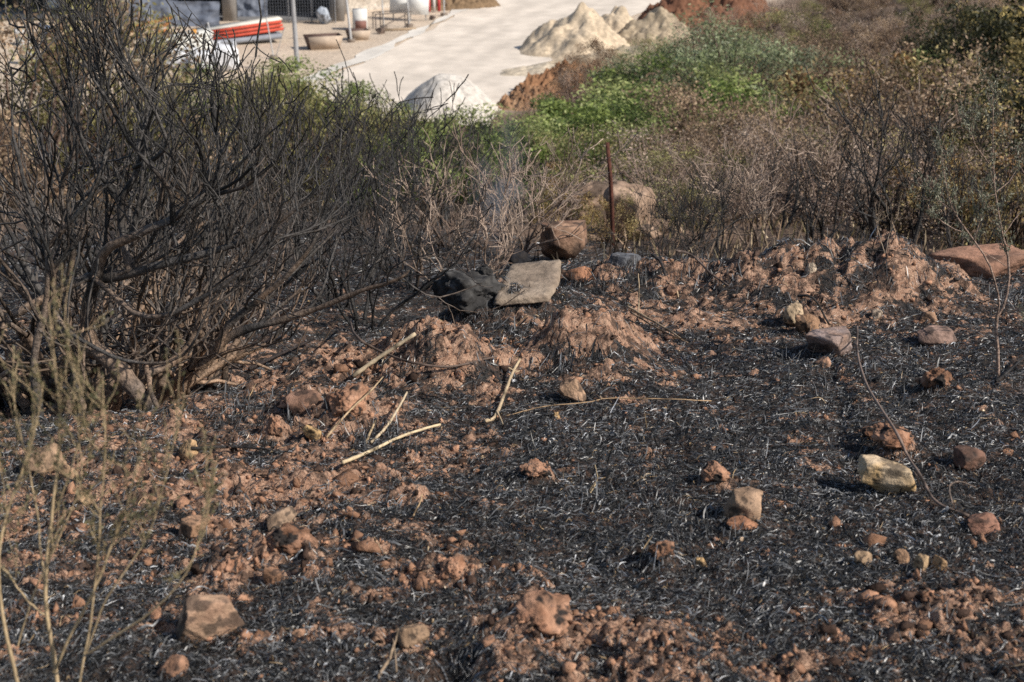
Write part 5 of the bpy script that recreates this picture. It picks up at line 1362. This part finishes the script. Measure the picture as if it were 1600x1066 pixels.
# mesh fence before the opening
A = sp(415, 36); B = sp(524, 36)
e = empty('mesh_fence', A, 'dark wire mesh fence panel between the lamp post and the concrete column', 'fence')
g = Geo(); L_ = B[0] - A[0]
for k in range(27):
    x = L_ * k / 26; V, F = tubes(np.array([(x, 0, 0), (x, 0, 1.25)], float), np.full(2, .014), 4); g.add(V, F, (.10, .11, .13))
for k in range(8):
    z = .05 + k * .17; V, F = tubes(np.array([(0, .03, z), (L_, .03, z)], float), np.full(2, .012), 4); g.add(V, F, (.10, .11, .13))
g.build('mesh_panel', M_SITE, e)
for k in range(4):
    g = Geo(); V, F = tubes(np.array([(L_ * k / 3, .07, -.1), (L_ * k / 3, .07, 1.35)], float), np.full(2, .03), 6); g.add(V, F, (.28, .28, .29)); g.build('post', M_SITE, e)
c = sp(508, 36)
rock(0, 0, 24, 26, (.42, .46, .52), 'grey blue sack standing against the mesh fence', 610, 'sack', 10, 8, .06, .8, 0, (0, 0), .05, None, 0, None, 'sack', M_SITE, c + np.array([0, -.5, 0]))
# pale stone retaining wall behind the crates
c1 = sp(545, 20); c2 = sp(690, 2)
e = empty('stone_wall', (c1 + c2) / 2, 'pale rough retaining wall behind the crates and boards', 'wall', None, math.atan2(c2[1] - c1[1], c2[0] - c1[0]))
n = 60; Lw = np.linalg.norm((c2 - c1)[:2])
a, b_ = np.meshgrid(np.linspace(-.5, .5, n) * Lw, np.linspace(0, 4.0, n))
V = np.stack([a, .12 * fbm(a * 1.5, b_ * 1.5, 4, 620) + .15 * b_, b_], -1).reshape(-1, 3)
ii = np.arange(n * n).reshape(n, n); F = np.stack([ii[:-1, :-1], ii[:-1, 1:], ii[1:, 1:], ii[1:, :-1]], -1).reshape(-1, 4)
link('wall_face', mesh_from('wall_face', V, F, np.tile((.46, .41, .35), (len(V), 1)), True), M_DIRT, e)
# white and blue rubbish bags seen through the twigs, far left
for k, (px, py, s, col, lab) in enumerate([(40, 70, .9, (.62, .65, .7), 'white sack behind the twigs at the far left'), (70, 55, .7, (.10, .17, .30), 'blue sack behind the twigs at the far left'), (45, 100, 1.0, (.68, .70, .73), 'lower white sack behind the twigs at the far left'), (88, 20, 1.0, (.7, .7, .68), 'white wrapped pallet behind the yellowish bush')]):
    c = sp(px, py); rock(0, 0, 32 * s, 26 * s, col, lab, 630 + k, 'sack', 10, 8, .08, .8, 0, (0, 0), .05, None, 0, None, 'sack', M_SITE, c)

# unused prototypes would stand at the origin: drop them
for pr in P1 + P2 + P3 + P4 + P5 + B_GREEN + B_BROWN + B_GOLD + B_DRY + B_DARK + [B_OLIVE, B_YOL]:
    if pr.name not in used:
        for ch in list(pr.children): bpy.data.objects.remove(ch)
        bpy.data.objects.remove(pr)

# ------------------------------------------------------------------ thin smoke over the hollow
def smoke(px, py, Y, rx, ry, rz_, dens, label):
    c = at(px, py, Y)
    V = SV[:] * np.array([rx, ry, rz_])
    o = link('smoke', mesh_from('smoke', V, SF, None, True), None)
    m = bpy.data.materials.new('smoke'); m.use_nodes = True; nt = m.node_tree; nt.nodes.clear()
    out = nt.nodes.new('ShaderNodeOutputMaterial'); vs = nt.nodes.new('ShaderNodeVolumeScatter')
    vs.inputs['Color'].default_value = (.72, .82, 1, 1); vs.inputs['Anisotropy'].default_value = .2
    tc = N(nt, 'ShaderNodeTexCoord'); nz = N(nt, 'ShaderNodeTexNoise', i_Scale=2.6, i_Detail=3.0, i_Distortion=.8); nt.links.new(tc.outputs['Object'], nz.inputs['Vector'])
    mp = N(nt, 'ShaderNodeVectorMath', operation='DIVIDE'); nt.links.new(tc.outputs['Object'], mp.inputs[0]); mp.inputs[1].default_value = (rx, ry, rz_)
    ln = N(nt, 'ShaderNodeVectorMath', operation='LENGTH'); nt.links.new(mp.outputs[0], ln.inputs[0])
    fall = maprange(nt, ln.outputs['Value'], .15, 1., 1., 0.)
    d = math_n(nt, 'MULTIPLY', math_n(nt, 'MULTIPLY', maprange(nt, nz.outputs[0], .42, .7), fall), dens)
    nt.links.new(d, vs.inputs['Density']); nt.links.new(vs.outputs[0], out.inputs['Volume'])
    o.data.materials.append(m); o.location = c
    return tag(o, label, 'smoke', kind='stuff')
smoke(785, 275, 11.0, .32, .4, .75, 1.3, 'thin bluish smoke rising through the dead shrub at centre')
smoke(590, 340, 9.5, .8, .5, .75, .06, 'faint blue haze of smoke in the burnt hollow')

# ------------------------------------------------------------------ light, sky, camera
w = bpy.data.worlds.new('World'); sc.world = w; w.use_nodes = True
nt = w.node_tree; nt.nodes.clear()
sky = nt.nodes.new('ShaderNodeTexSky'); sky.sky_type = 'NISHITA'; sky.sun_disc = False
to_sun = Vector((.70, -.34, .62)).normalized()
sky.sun_elevation = math.asin(to_sun.z); sky.sun_rotation = math.atan2(to_sun.x, to_sun.y)
bg = nt.nodes.new('ShaderNodeBackground'); bg.inputs[1].default_value = .10
out = nt.nodes.new('ShaderNodeOutputWorld'); nt.links.new(sky.outputs[0], bg.inputs[0]); nt.links.new(bg.outputs[0], out.inputs[0])
sun = bpy.data.lights.new('sun', 'SUN'); sun.energy = 5.0; sun.angle = math.radians(.5); sun.color = (1, .93, .83)
so = bpy.data.objects.new('sun', sun); COL.objects.link(so); so.rotation_euler = to_sun.to_track_quat('Z', 'Y').to_euler()
cam = bpy.data.cameras.new('camera'); cam.lens = LENS; cam.sensor_width = SENS; cam.clip_start = .05; cam.clip_end = 3000
cam.dof.use_dof = True; cam.dof.focus_distance = 6.9; cam.dof.aperture_fstop = 4.2; cam.dof.aperture_blades = 8
co = bpy.data.objects.new('camera', cam); COL.objects.link(co); co.location = (0, 0, CZ); co.rotation_euler = (math.pi / 2 - PITCH, 0, 0)
sc.camera = co
sc.view_settings.view_transform = 'Standard'; sc.view_settings.look = 'None'; sc.view_settings.exposure = 0; sc.view_settings.gamma = 1
cy = sc.cycles
cy.max_bounces = 5; cy.diffuse_bounces = 2; cy.glossy_bounces = 2; cy.transmission_bounces = 2; cy.transparent_max_bounces = 6; cy.volume_bounces = 0
cy.use_denoising = False
cy.volume_step_rate = 2.0
cy.sample_clamp_indirect = 4
